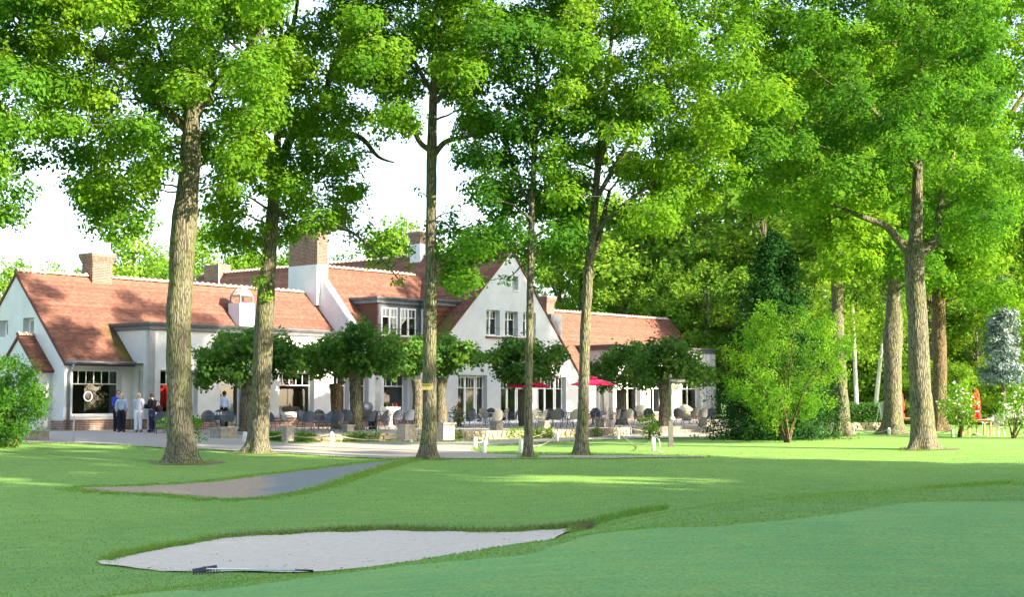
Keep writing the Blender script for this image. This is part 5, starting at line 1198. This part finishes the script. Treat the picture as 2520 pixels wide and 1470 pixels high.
YS = 46 - .36; p = at(1038.5, 952.5, YS); sg = empty("arrow_sign", p); tag(sg, "yellow wooden arrow board nailed to the straight oak", "sign"); m_ = mpp(YS)
arrow(28 * m_, 15 * m_, M['yellow'], "board", sg, tip=.07); put_text("BOULEAUX", .085, M['ink'], sg, (11.5 * m_, -.016, .042), .62); put_text("1", .09, M['ink'], sg, (11 * m_, -.016, -.05))
p = ground_at(1651, 1101); YS = p.y; m_ = mpp(YS); H_ = (1101 - 922) * m_; sp = empty("signpost", p); tag(sp, "tall bronze signpost with two arrow boards on the lawn", "signpost")
MB().box((-.11, -.11, -.1), (.11, .11, .03)).box((-.085, -.085, .03), (.085, .085, H_ * .36)).build("pedestal", M['post'], sp)
MB().lathe([(.10, H_ * .36), (.12, H_ * .375), (.07, H_ * .40), (.055, H_ * .42)], 12).build("collar", M['post'], sp, True); MB().lathe([(.055, H_ * .42), (.048, H_ * .95)], 12).build("shaft", M['post'], sp, True); MB().lathe([(.06, H_ * .95), (.07, H_ * .96), (.03, H_ * .975), (.04, H_ * .985), (.005, H_)], 10).build("finial", M['post'], sp, True)
a1 = arrow(40 * m_, 12.5 * m_, M['signdark'], "arm", sp, -.06, .0, H_ * .905, .1); put_text("MAISON DES JEUNES", .115, M['inkw'], a1, (18 * m_, -.075, H_ * .905), .52); arrow(21 * m_, 13 * m_, M['signcream'], "arm", sp, -.06, .02, H_ * .82, .07)
# white leaning panel at right
p = ground_at(2170, 1070); wp = empty("display_panel", p, .2); tag(wp, "white narrow display panel standing left of the burled oak", "panel"); h_ = 78 * mpp(p.y)
V = [(-.14, 0, h_), (.22, 0, h_), (.20, -.16, .25), (.02, -.16, .25)]; obj("board", V + [(x, y + .03, z) for x, y, z in V], [(3, 2, 1, 0), (4, 5, 6, 7), (0, 1, 5, 4), (1, 2, 6, 5), (2, 3, 7, 6), (3, 0, 4, 7)], M['white'], wp); MB().tube([(-.1, .03, h_ * .9), (-.2, .35, 0)], .02, 6).tube([(.15, .03, h_ * .9), (.2, .35, 0)], .02, 6).tube([(.05, -.15, .27), (.03, -.2, 0)], .02, 6).build("easel_leg", M['white'], wp)
# bunker rake
p = ground_at(505, 1414); rk = empty("bunker_rake", p, 0); tag(rk, "bunker rake with dark head and pale handle lying at the sand's edge", "rake")
e = ground_at(768, 1416) - p; L = e.length; rk.rotation_euler = (0, 0, math.atan2(e.y, e.x)); sl = e.z / L
MB().tube([(.05, 0, .075), (L * .86, 0, .06 + sl * L * .86)], .012, 8).build("handle", M['steel'], rk, True); MB().tube([(L * .86, 0, .06 + sl * L * .86), (L, 0, .05 + sl * L)], .013, 8).build("grip", M['black'], rk, True)
mb = MB(); mb.box((-.015, -.17, .04), (.015, .17, .10))
for k in range(9): mb.box((-.012, -.165 + k * .04, -.02), (.01, -.15 + k * .04, .04))
o = mb.build("head", M['plastic'], rk); o.rotation_euler = (R(10), R(-25), R(-35))

# barbecue, drinks bowl, cushion chairs, flower pot
p = plane_at(900, 1058); bq = empty("barbecue", p, HANG); tag(bq, "black barbecue with raised grey lid behind the pale forked pollard trunk", "barbecue")
MB().box((-.5, -.28, .55), (.5, .28, .85)).build("firebox", M['black'], bq); V = []
MB().tube([(-.32, .1, 1.02), (.32, .1, 1.02)], .24, 12).build("lid", M['iron'], bq, True); MB().box((.5, -.25, .8), (.95, .25, .84)).build("side_shelf", M['iron'], bq)
for sx in (-.45, .45): MB().box((sx - .03, -.25, 0), (sx + .03, .25, .55)).build("leg", M['black'], bq)
MB().box((-.44, -.2, .12), (.44, .2, .15)).build("lower_shelf", M['iron'], bq)
p = plane_at(961, 1052); q = p + Vector((0, 0, 0)); sd = empty("drinks_stand", p); tag(sd, "white bowl shaped drinks counter on the terrace", "counter"); MB().lathe([(.25, 0), (.22, .05), (.08, .12), (.08, .55), (.25, .66), (.42, .78), (.52, .98), (.5, 1.0), (.38, .82), (.1, .72)], 18).build("bowl", M['white'], sd, True)
for k, (dx, c) in enumerate(((-.18, (.30, .22, .08)), (-.05, (.04, .10, .03)), (.1, (.5, .5, .45)), (.2, (.5, .03, .02)), (.3, (.55, .12, .03)))):
    o = MB().lathe([(.04, .78), (.045, .8), (.045, 1.02), (.02, 1.1), (.02, 1.18)], 10).build("bottle", simple("bottle_glass_%d" % k, c, None, rough=.2), None, True); o.location = p + Vector((dx, -.05, .02)); tag(o, ["ochre", "dark green", "clear", "red", "orange"][k] + " bottle standing in the white drinks counter", "bottle", "bottles in the drinks counter")
for px, py, lab in ((1690, 1036, "cream tub armchair against the right pillars"), (1580, 1038, "cream tub armchair half hidden behind the pollarded trunk near the signpost")):
    p = plane_at(px, py); o = empty("tub_chair", p, r_.uniform(2.2, 3.2)); tag(o, lab, "armchair"); V = []; F = []; n = 14
    prof = []
    for j in range(n):
        w = math.pi * (-.15 + 1.3 * j / (n - 1)); hh = .62 + .42 * math.sin(math.pi * j / (n - 1)) ** 2
        prof.append((.5 * math.cos(w), .45 * math.sin(w), hh))
    for (x, y, hh) in prof: V += [(x, y, .12), (x, y, hh), (x * .78, y * .78, hh - .02), (x * .78, y * .78, .4)]
    for j in range(n - 1):
        for k in range(4): F.append((j * 4 + k, (j + 1) * 4 + k, (j + 1) * 4 + (k + 1) % 4, j * 4 + (k + 1) % 4))
    F += [(0, 1, 2, 3), tuple(reversed(range((n - 1) * 4, n * 4)))]
    obj("shell", V, F, M['cushion'], o, True); MB().lathe([(.02, .3), (.38, .3), (.42, .36), (.4, .45), (.02, .47)], 14).build("seat_cushion", M['cushion'], o, True); MB().lathe([(.3, 0), (.3, .13)], 12).build("foot", M['iron'], o)
p = plane_at(1126, 1046); fp = MB().lathe([(.16, 0), (.2, .1), (.25, .38), (.27, .42), (.24, .42), (.2, .36)], 14).build("flower_pot", M['ridge'], None, True); fp.location = p; tag(fp, "terracotta pot under the red flowers near the leftmost french doors", "pot")
fb = MB(); g = np.random.default_rng(5)
for _ in range(40):
    c = g.normal(0, .16, 3) + [0, 0, .72]; d = g.normal(0, .045, 3); e = g.normal(0, .045, 3); fb.add([c - d, c + e, c + d, c - e], [(0, 1, 2, 3)])
    if _ % 4 == 0: fb.tube([(0, 0, .4), c], .006, 4)
o = fb.build("red_flowers", M['redpetal'], None); o.location = p; tag(o, "dark red blossoms in the pot near the leftmost french doors", "flowers")
# sprinkler: fine jets of water
g = np.random.default_rng(6); b = ground_at(2418, 1052); sk = empty("sprinkler", b); tag(sk, "lawn sprinkler throwing a mist of water at right", "sprinkler")
MB().tube([(0, 0, -.05), (0, 0, .25)], .02, 6).lathe([(.05, .25), (.03, .3)], 8).build("riser", M['steel'], sk)
n = 5000; side = g.uniform(.2, 1, n); t = g.uniform(0, 1, n) ** .8; ang = g.normal(.42, .05, n); v = 5 * side + 3.2; X = t * v * .75; Z = .3 + np.tan(ang) * X - .06 * X * X + g.normal(0, .05, n) * (1 + X * .4); Z = np.maximum(Z * g.uniform(.35, 1, n) ** .4, .03)
P = np.stack([X, g.normal(0, .25, n) * (1 + X * .3), Z], 1); s = .008; Q = np.stack([P + [-s, 0, 0], P + [0, 0, s * 1.6], P + [s, 0, 0], P + [0, 0, -s * 1.6]], 1)
o = obj_me("spray", np_mesh("spray", Q.reshape(-1, 3), np.arange(4 * n).reshape(n, 4), simple('water_drops', (.8, .84, .9), None, rough=.3)), sk); o["kind"] = 'stuff'

# ------------------------------------------------------------------ people
def person(label, loc, facing, H, top, trousers, hair, shoes, armpose, skirt=None, lean=0.0, stride=.0, long_hair=False, grey_top=None):
    """facing: world angle the face points to; armpose: per side (elbow offset, hand offset) relative to the shoulder, x right, y forward"""
    root = empty("person", loc, facing - math.pi / 2); tag(root, label, "person", "people by the clubhouse")
    k = H / 1.68; J = {}; Rr = {}
    def j(n, x, y, z, r, ry=None): J[n] = Vector((x, y, z)) * k; Rr[n] = (r * k, (ry or r) * k)
    j('pelvis', 0, 0, .93, .145, .11); j('waist', 0, .01 + lean * .3, 1.06, .125, .095); j('chest', 0, .01 + lean * .7, 1.24, .15, .105); j('upper', 0, lean, 1.36, .12, .085); j('neck', 0, .01 + lean * 1.15, 1.45, .052); j('skull0', 0, .03 + lean * 1.3, 1.53, .07, .08); j('skull1', 0, .035 + lean * 1.35, 1.60, .078, .09); j('crown', 0, .02 + lean * 1.35, 1.66, .05, .06)
    E = [('pelvis', 'waist'), ('waist', 'chest'), ('chest', 'upper'), ('upper', 'neck'), ('neck', 'skull0'), ('skull0', 'skull1'), ('skull1', 'crown')]; seg = {}
    for s, nm in ((-1, 'l'), (1, 'r')):
        st = stride * s; j('hip' + nm, s * .09, 0, .88, .095); j('knee' + nm, s * .095, st * .5 + .02, .48, .062); j('ank' + nm, s * .1, st - .02, .09, .04); j('toe' + nm, s * .115, st + .13, .035, .035)
        E += [('pelvis', 'hip' + nm), ('hip' + nm, 'knee' + nm), ('knee' + nm, 'ank' + nm), ('ank' + nm, 'toe' + nm)]
        (ex, ey, ez), (hx, hy, hz_) = armpose[0 if s < 0 else 1]
        j('sh' + nm, s * .17, lean, 1.35, .06); j('el' + nm, s * (.17 + ex), lean + ey, 1.35 + ez, .043); j('wr' + nm, s * (.17 + hx), lean + hy, 1.35 + hz_, .028)
        d = (J['wr' + nm] - J['el' + nm]).normalized(); q = J['wr' + nm] / k + d * .07; j('palm' + nm, q.x, q.y, q.z, .034, .018)
        E += [('upper', 'sh' + nm), ('sh' + nm, 'el' + nm), ('el' + nm, 'wr' + nm), ('wr' + nm, 'palm' + nm)]
    names = list(J); me = bpy.data.meshes.new("body"); me.from_pydata([J[n] for n in names], [(names.index(a), names.index(b)) for a, b in E], [])
    ob = bpy.data.objects.new("body", me); COL.objects.link(ob); md = ob.modifiers.new("skin", 'SKIN'); md.use_smooth_shade = True
    sv = me.skin_vertices[0].data
    for i, n in enumerate(names): sv[i].radius = Rr[n]; sv[i].use_root = (n == 'pelvis')
    sb = ob.modifiers.new("sub", 'SUBSURF'); sb.levels = 2; sb.render_levels = 2
    bpy.context.view_layer.update(); dg = bpy.context.evaluated_depsgraph_get(); bm_ = bpy.data.meshes.new_from_object(ob.evaluated_get(dg)); bpy.data.objects.remove(ob)
    Vs = [v.co.copy() for v in bm_.vertices]; Ns = [v.normal.copy() for v in bm_.vertices]; Fs = [tuple(p.vertices) for p in bm_.polygons]
    region = []
    def sd(p, a, b): ab = b - a; t = max(0, min(1, (p - a).dot(ab) / (ab.length_squared + 1e-9))); return (p - a - ab * t).length
    R_ = {'torso': [('pelvis', 'waist'), ('waist', 'chest'), ('chest', 'upper'), ('upper', 'shl'), ('upper', 'shr')], 'head': [('neck', 'skull0'), ('skull0', 'crown')], 'arm': [('shl', 'ell'), ('shr', 'elr'), ('ell', 'wrl'), ('elr', 'wrr')], 'hand': [('wrl', 'palml'), ('wrr', 'palmr')], 'leg': [('hipl', 'kneel'), ('hipr', 'kneer'), ('kneel', 'ankl'), ('kneer', 'ankr')], 'foot': [('ankl', 'toel'), ('ankr', 'toer')]}
    for v in Vs: region.append(min(((sd(v, J[a], J[b]), nm) for nm, L_ in R_.items() for a, b in L_))[1])
    # body with fingers, nose and ears added to the same mesh
    mb = MB(); mb.add(Vs, Fs)
    for nm, s in (('l', -1), ('r', 1)):
        d = (J['palm' + nm] - J['wr' + nm]).normalized(); sdv = Vector((1, 0, 0)) if abs(d.x) < .8 else Vector((0, 1, 0)); sdv = (sdv - d * sdv.dot(d)).normalized(); up_ = d.cross(sdv)
        for f in range(4):
            b0 = J['palm' + nm] + sdv * (f - 1.5) * .017 * k + d * .02 * k; ln = (.062, .075, .07, .055)[f] * k; mb.tube([b0, b0 + d * ln * .55, b0 + d * ln + up_ * .018 * k], [.009 * k, .008 * k, .006 * k], 5)
        b0 = J['palm' + nm] - d * .03 * k - sdv * .03 * s * k; mb.tube([b0, b0 - sdv * s * .02 * k + d * .03 * k, b0 - sdv * s * .02 * k + d * .06 * k], [.011 * k, .009 * k, .007 * k], 5)
    hc = J['skull0'].lerp(J['skull1'], .5); mb.sphere(hc + Vector((0, .083 * k, -.005 * k)), (.013 * k, .02 * k, .022 * k), 6, 4)
    for s in (-1, 1): mb.sphere(hc + Vector((s * .078 * k, -.005, 0)), (.012 * k, .022 * k, .032 * k), 6, 4)
    mb.build("body", M['skin'], root, True)
    for s in (-1, 1): MB().sphere(hc + Vector((s * .03 * k, .076 * k, .02 * k)), .009 * k, 6, 4).build("eye", M['ink'], root)
    MB().box(hc + Vector((-.022 * k, .078 * k, -.046 * k)), hc + Vector((.022 * k, .086 * k, -.038 * k))).build("mouth", M['redpetal'], root)
    def cloth(nm, regs, mat, off, zmin=-9, zmax=9):
        idx = {}; V = []; F = []
        for f in Fs:
            if all(region[i] in regs and zmin * k <= Vs[i].z <= zmax * k for i in f):
                g_ = []
                for i in f:
                    if i not in idx: idx[i] = len(V); V.append(Vs[i] + Ns[i] * off * k + Vector((noise.noise(Vs[i] * 14), noise.noise(Vs[i] * 14 + Vector((5, 0, 0))), 0)) * .006)
                    g_.append(idx[i])
                F.append(tuple(g_))
        o = obj(nm, V, F, mat, root, True); s_ = o.modifiers.new("thick", 'SOLIDIFY'); s_.thickness = .012; s_.offset = 1; return o
    cloth("trousers", ('leg',), trousers, .018, .085, 2); cloth("trouser_seat", ('torso', 'leg'), trousers, .014, .78, 1.0)
    cloth("jacket", ('torso', 'arm'), top, .022, .90, 2)
    cloth("shoes", ('foot', 'leg'), shoes, .012, -1, .10)
    hb = MB(); hb.sphere(hc + Vector((0, -.022 * k, .028 * k)), (.098 * k, .108 * k, .105 * k), 14, 10)
    if long_hair: hb.sphere(hc + Vector((0, -.06 * k, -.05 * k)), (.085 * k, .06 * k, .09 * k), 12, 8)
    hV = []
    for v in hb.V:
        v = Vector(v); w = v - hc
        if w.y > .035 * k and w.z < .065 * k: v.y = hc.y + .03 * k
        hV.append(v + Vector((noise.noise(v * 30), noise.noise(v * 30 + Vector((3, 3, 3))), noise.noise(v * 25))) * .012)
    obj("hair", hV, hb.F, hair, root, True)
    return root, J, k
C_ = lambda n, c, c2=None: simple(n, c, c2 or tuple(min(1, x * 1.15) for x in c), 12, .9)
arms_front = (((-.0, .02, -.27), (-.05, .22, -.24)), ((.0, .02, -.27), (-.05, .22, -.24)))
arms_down = (((.04, -.02, -.28), (.03, .06, -.50)), ((.04, -.02, -.28), (.03, .06, -.50)))
arms_hold = (((.02, .06, -.26), (-.06, .27, -.20)), ((.02, .06, -.26), (-.06, .27, -.20)))
fa = math.pi / 2
navy = C_('navy_cloth', (.007, .008, .02)); lav = C_('pale_blue_knit', (.30, .36, .50)); lil = C_('lavender_jacket', (.42, .43, .55)); wht = C_('white_cotton', (.62, .63, .72)); blk = C_('black_jacket', (.005, .005, .009)); jean = C_('dark_denim', (.022, .03, .075)); shirt = C_('pale_blue_shirt', (.50, .60, .80)); blue = C_('royal_blue_cloth', (.03, .06, .35))
hb_ = C_('brown_hair', (.14, .08, .05)); hg = C_('ash_blond_hair', (.38, .34, .28)); hbl = C_('blond_hair', (.55, .45, .28)); hd = C_('dark_hair', (.035, .025, .025)); shoe = C_('dark_shoe', (.02, .02, .02)); shoeg = C_('grey_shoe', (.2, .2, .22))
p = ground_at(293, 1065); p += Vector((-.2, .5, 0)); p.z = h1(p.x, p.y) + .025; person("person in royal blue facing out, half hidden behind the pale blue cardigan", p, -fa + .3, 1.74, blue, navy, hb_, shoe, arms_front)
p = ground_at(298, 1066); p.z += .025; person("person in pale blue cardigan and dark trousers seen from behind", p, fa + .15, 1.62, lav, navy, hg, shoe, arms_down, long_hair=True)
p = ground_at(340, 1066); p.z += .025; person("blond person in lavender jacket and white trousers seen from behind", p, fa - .1, 1.64, lil, wht, hbl, shoeg, arms_front)
p = ground_at(374, 1066); p.z += .025; _, J_, k_ = person("person in black jacket and jeans turned left holding a folder", p, fa * 2 - .35, 1.62, blk, jean, hd, shoe, arms_hold, lean=.02); rz = fa * 2 - .35 - fa; Mx = Matrix.Rotation(rz, 4, 'Z')
q = p + Mx @ (Vector((0, .34, 1.12)) * k_); o = MB().box((-.14, -.02, -.10), (.14, .02, .10)).box((-.13, -.03, -.09), (.13, -.021, .09)).build("folder", navy, None); o.location = q; o.rotation_euler = (R(-35), 0, rz); tag(o, "dark folder in the hands of the person in black", "folder")
q = p + Mx @ (Vector((.25, -.16, 1.0)) * k_); bg_ = empty("shoulder_bag", q, rz); tag(bg_, "brown leather bag on the shoulder of the person in black", "bag"); MB().sphere((0, 0, 0), (.10, .2, .17), 14, 10).build("pouch", C_('brown_leather', (.09, .03, .03)), bg_, True); MB().tube([(-.02, -.14, .1), (-.06, -.06, .32), (-.08, .06, .36), (-.04, .14, .1)], .014, 6).build("strap", C_('brown_strap', (.07, .025, .025)), bg_, True)
p = hw(7.2, -2.3, 0); p = plane_at(551, 1056, 0.0); person("person in pale blue shirt and black trousers walking to the door", p, fa + .1, 1.76, shirt, blk, hd, shoe, arms_down, stride=.12)
# glasses on two of the terrace tables
for i, (tx, n_) in enumerate(((1, 3), (0, 2))):
    for j_ in range(n_):
        o = MB().lathe([(.03, .742), (.034, .75), (.038, .86), (.034, .86), (.03, .76)], 10).build("drinking_glass", M['steel'], None, True); o.location = tpos[tx] + Vector((-.12 + .11 * j_, -.1, 0)); tag(o, ["left", "middle", "right"][j_] + " tumbler standing on the " + ["second", "first"][i] + " round table from the left", "glass", "tumblers on the tables")

# ------------------------------------------------------------------ grass you can see blades of
def blades(name, P, hmin, hmax, w, mat, g, label, lean=.5, tm=.5, tri=True):
    n = len(P); z = hz(P); B = np.column_stack([P, z - .005]); a = g.uniform(0, 6.283, n); h = g.uniform(hmin, hmax, n)
    sx = np.stack([np.cos(a), np.sin(a), np.zeros(n)], 1) * (w * g.uniform(.6, 1.3, n))[:, None]; ln = g.normal(0, lean, (n, 2)) * h[:, None]
    T = B + np.column_stack([ln, h]); V = np.stack([B - sx, B + sx, T], 1)
    o = obj_me(name, np_mesh(name, V.reshape(-1, 3), np.arange(3 * n).reshape(n, 3), mat, False, np.clip(g.normal(tm, .22, n), 0, 1))); tag(o, label, None, None, 'stuff'); return o
g = np.random.default_rng(101)
def scatter(n, x0, x1, y0, y1, avoid=(), within=None, patch=0):
    y = np.sqrt(g.uniform(0, 1, n)) * 0 + g.uniform(y0, y1, n); half = y * .37 + 1.0; x = g.uniform(-1, 1, n) * half; P = np.stack([x, y], 1)
    P = P[(P[:, 0] > x0) & (P[:, 0] < x1)]
    for q in avoid: P = P[~inside(P, q)]
    if within is not None: P = P[inside(P, within)]
    return P
GQ = np.array(gp)
P = scatter(120000, -30, 30, 13, 50, (bunker_q, path_q, drive_q, GQ)); blades("lawn_grass", P, .012, .035, .011, M['grass'], g, "short mown grass blades of the lawn")
def along(q, i0, i1, n, sd_in, sd_out):
    q = np.array(q); seg = g.integers(0, len(q), n); t = g.uniform(0, 1, (n, 1)); a_, b_ = q[seg], q[(seg + 1) % len(q)]; p = a_ + (b_ - a_) * t; d = b_ - a_; nrm = np.stack([d[:, 1], -d[:, 0]], 1); nrm /= np.linalg.norm(nrm, axis=1, keepdims=True) + 1e-9; return p + nrm * g.uniform(-sd_in, sd_out, (n, 1))
P = along(bunker_q, 0, 1, 13000, .05, .26); far = (P[:, 1] > 25.4) | ((P[:, 0] < -3.5) & (P[:, 1] > 22.3)); P = P[far | (P[:, 0] < -3)]; far = (P[:, 1] > 25.4) | ((P[:, 0] < -3.5) & (P[:, 1] > 22.3)); blades("bunker_lip_grass", P[far], .05, .13, .012, M['grass'], g, "ragged grass hanging over the far lip of the bunker", .7); blades("bunker_rim_grass", P[~far][::3], .02, .05, .010, M['grass'], g, "grass along the near rim of the bunker", .5)
P = along(bunker_q, 0, 1, 8000, .12, .16); P = P[P[:, 1] > 25.6]; blades("dry_lip_grass", P, .05, .16, .012, M['drygrass'], g, "dry straw coloured grass on the bunker lip", .9)
P = along(path_q, 0, 1, 15000, .5, .2); blades("path_edge_grass", P, .02, .07, .012, M['grass'], g, "grass creeping over the edges of the worn path", .7)
P = along(drive_q, 0, 1, 9000, .04, .14); P = P[(P[:, 1] < 70) & ~inside(P, TERR) & (P[:, 1] > 44)]; P = P[(P[:, 1] < 56) | (P[:, 0] > -8)]; blades("drive_edge_grass", P, .04, .10, .014, M['grass'], g, "grass fringe along the gravel drive")
pts = [ground_at(x, y)[:2] for x, y in ((1440,1300),(1550,1272),(1650,1255),(1760,1242),(1900,1232),(2100,1215),(2250,1205),(2400,1196),(2519,1190))]; q = np.array(smooth_poly(pts, 8, False)); i = g.integers(0, len(q) - 1, 9000); P = q[i] + (q[i + 1] - q[i]) * g.uniform(0, 1, (9000, 1)) + np.column_stack([g.normal(0, .1, 9000), g.uniform(.0, .9, 9000)]); qx = P[:, 0] / P[:, 1] * FPX + 1260; P = P[(g.uniform(0, 1, len(P)) < .5) & ((qx < 1640) | (qx > 2260))]; blades("bank_grass", P, .03, .11, .012, M['grass'], g, "longer unmown grass on the bank behind the green", .5)
# plants growing on the rubble wall
P = along(TERR[:7], 0, 1, 7000, .0, .3); P = P[P[:, 1] < 68.5]; P = P[(noise.noise is not None) & (np.sin(P[:, 0] * 1.9) + np.sin(P[:, 0] * .7 + 1) > .3)]; n = len(P); D = np.tile([[.3, -.6, .4]], (n, 1)); PZ = np.column_stack([P, g.uniform(-.32, .06, n)])
o = crown("wall_plants", None, [leaf_quads(PZ, D, 2, .05, .10, .06, g, np.clip(g.normal(.6, .2, n), 0, 1))], M['shrub']); tag(o, "creeping plants spilling over the terrace wall", None, None, 'stuff')
# leaves and scraps lying on the turf, sand and path
P = np.concatenate([scatter(260, -14, 14, 12, 46), scatter(700, -14, 10, 18, 46, (), path_q), scatter(500, -10, 4, 18, 28, (), bunker_q)]); n = len(P); Z = hz(P) + .045; D = np.tile([[0, 0, 1.]], (n, 1)); o = crown("fallen_leaves", None, [leaf_quads(np.column_stack([P, Z]), D, 1, .005, .05, .03, g, g.uniform(0, 1, n), up=1, rnd=.25)], leaf_mat('dead_leaf', [(0, (.10, .06, .03)), (.6, (.22, .14, .07)), (1, (.35, .27, .15))], .1)); tag(o, "scattered dead leaves on turf, sand and path", None, None, 'stuff')


# --- bare earth and tufts at the feet of the trees
TB_ = []
for px, py, rw in ((452,1140,.62),(632,1116,.55),(1050,1130,.40),(1300,1127,.24),(1430,1122,.30),(2272,1108,.58),(2076,1077,.5),(2197,1070,.62),(2312,1063,.5)):
    p = at(px, py, {452:44,632:48.5,1050:46,1300:46,1430:47,2272:50.5,2076:65,2197:68,2312:72}[px]); a_ = g.uniform(0, 6.283, 420); r = rw * g.uniform(.8, 1.5, 420); TB_.append(np.stack([p.x + r * np.cos(a_), p.y + r * np.sin(a_)], 1))
    if px in (452, 632, 2272, 2197, 1050):
        w_ = [rw * (1.5 + .5 * noise.noise(Vector((math.cos(t) * 1.5, math.sin(t) * 1.5, px)))) for t in np.arange(0, 6.28, .45)]
        o, _q = sheet("bare_earth", [(p.x + .1 + w_[i] * 1.25 * math.cos(t), p.y + w_[i] * math.sin(t)) for i, t in enumerate(np.arange(0, 6.28, .45))], .2, .014, M['earth'], .05, sm=2); tag(o, "patch of bare brown earth round a tree foot")
blades("tree_foot_grass", np.concatenate(TB_), .03, .12, .012, M['grass'], g, "uncut grass tufts at the feet of the oaks", .5)
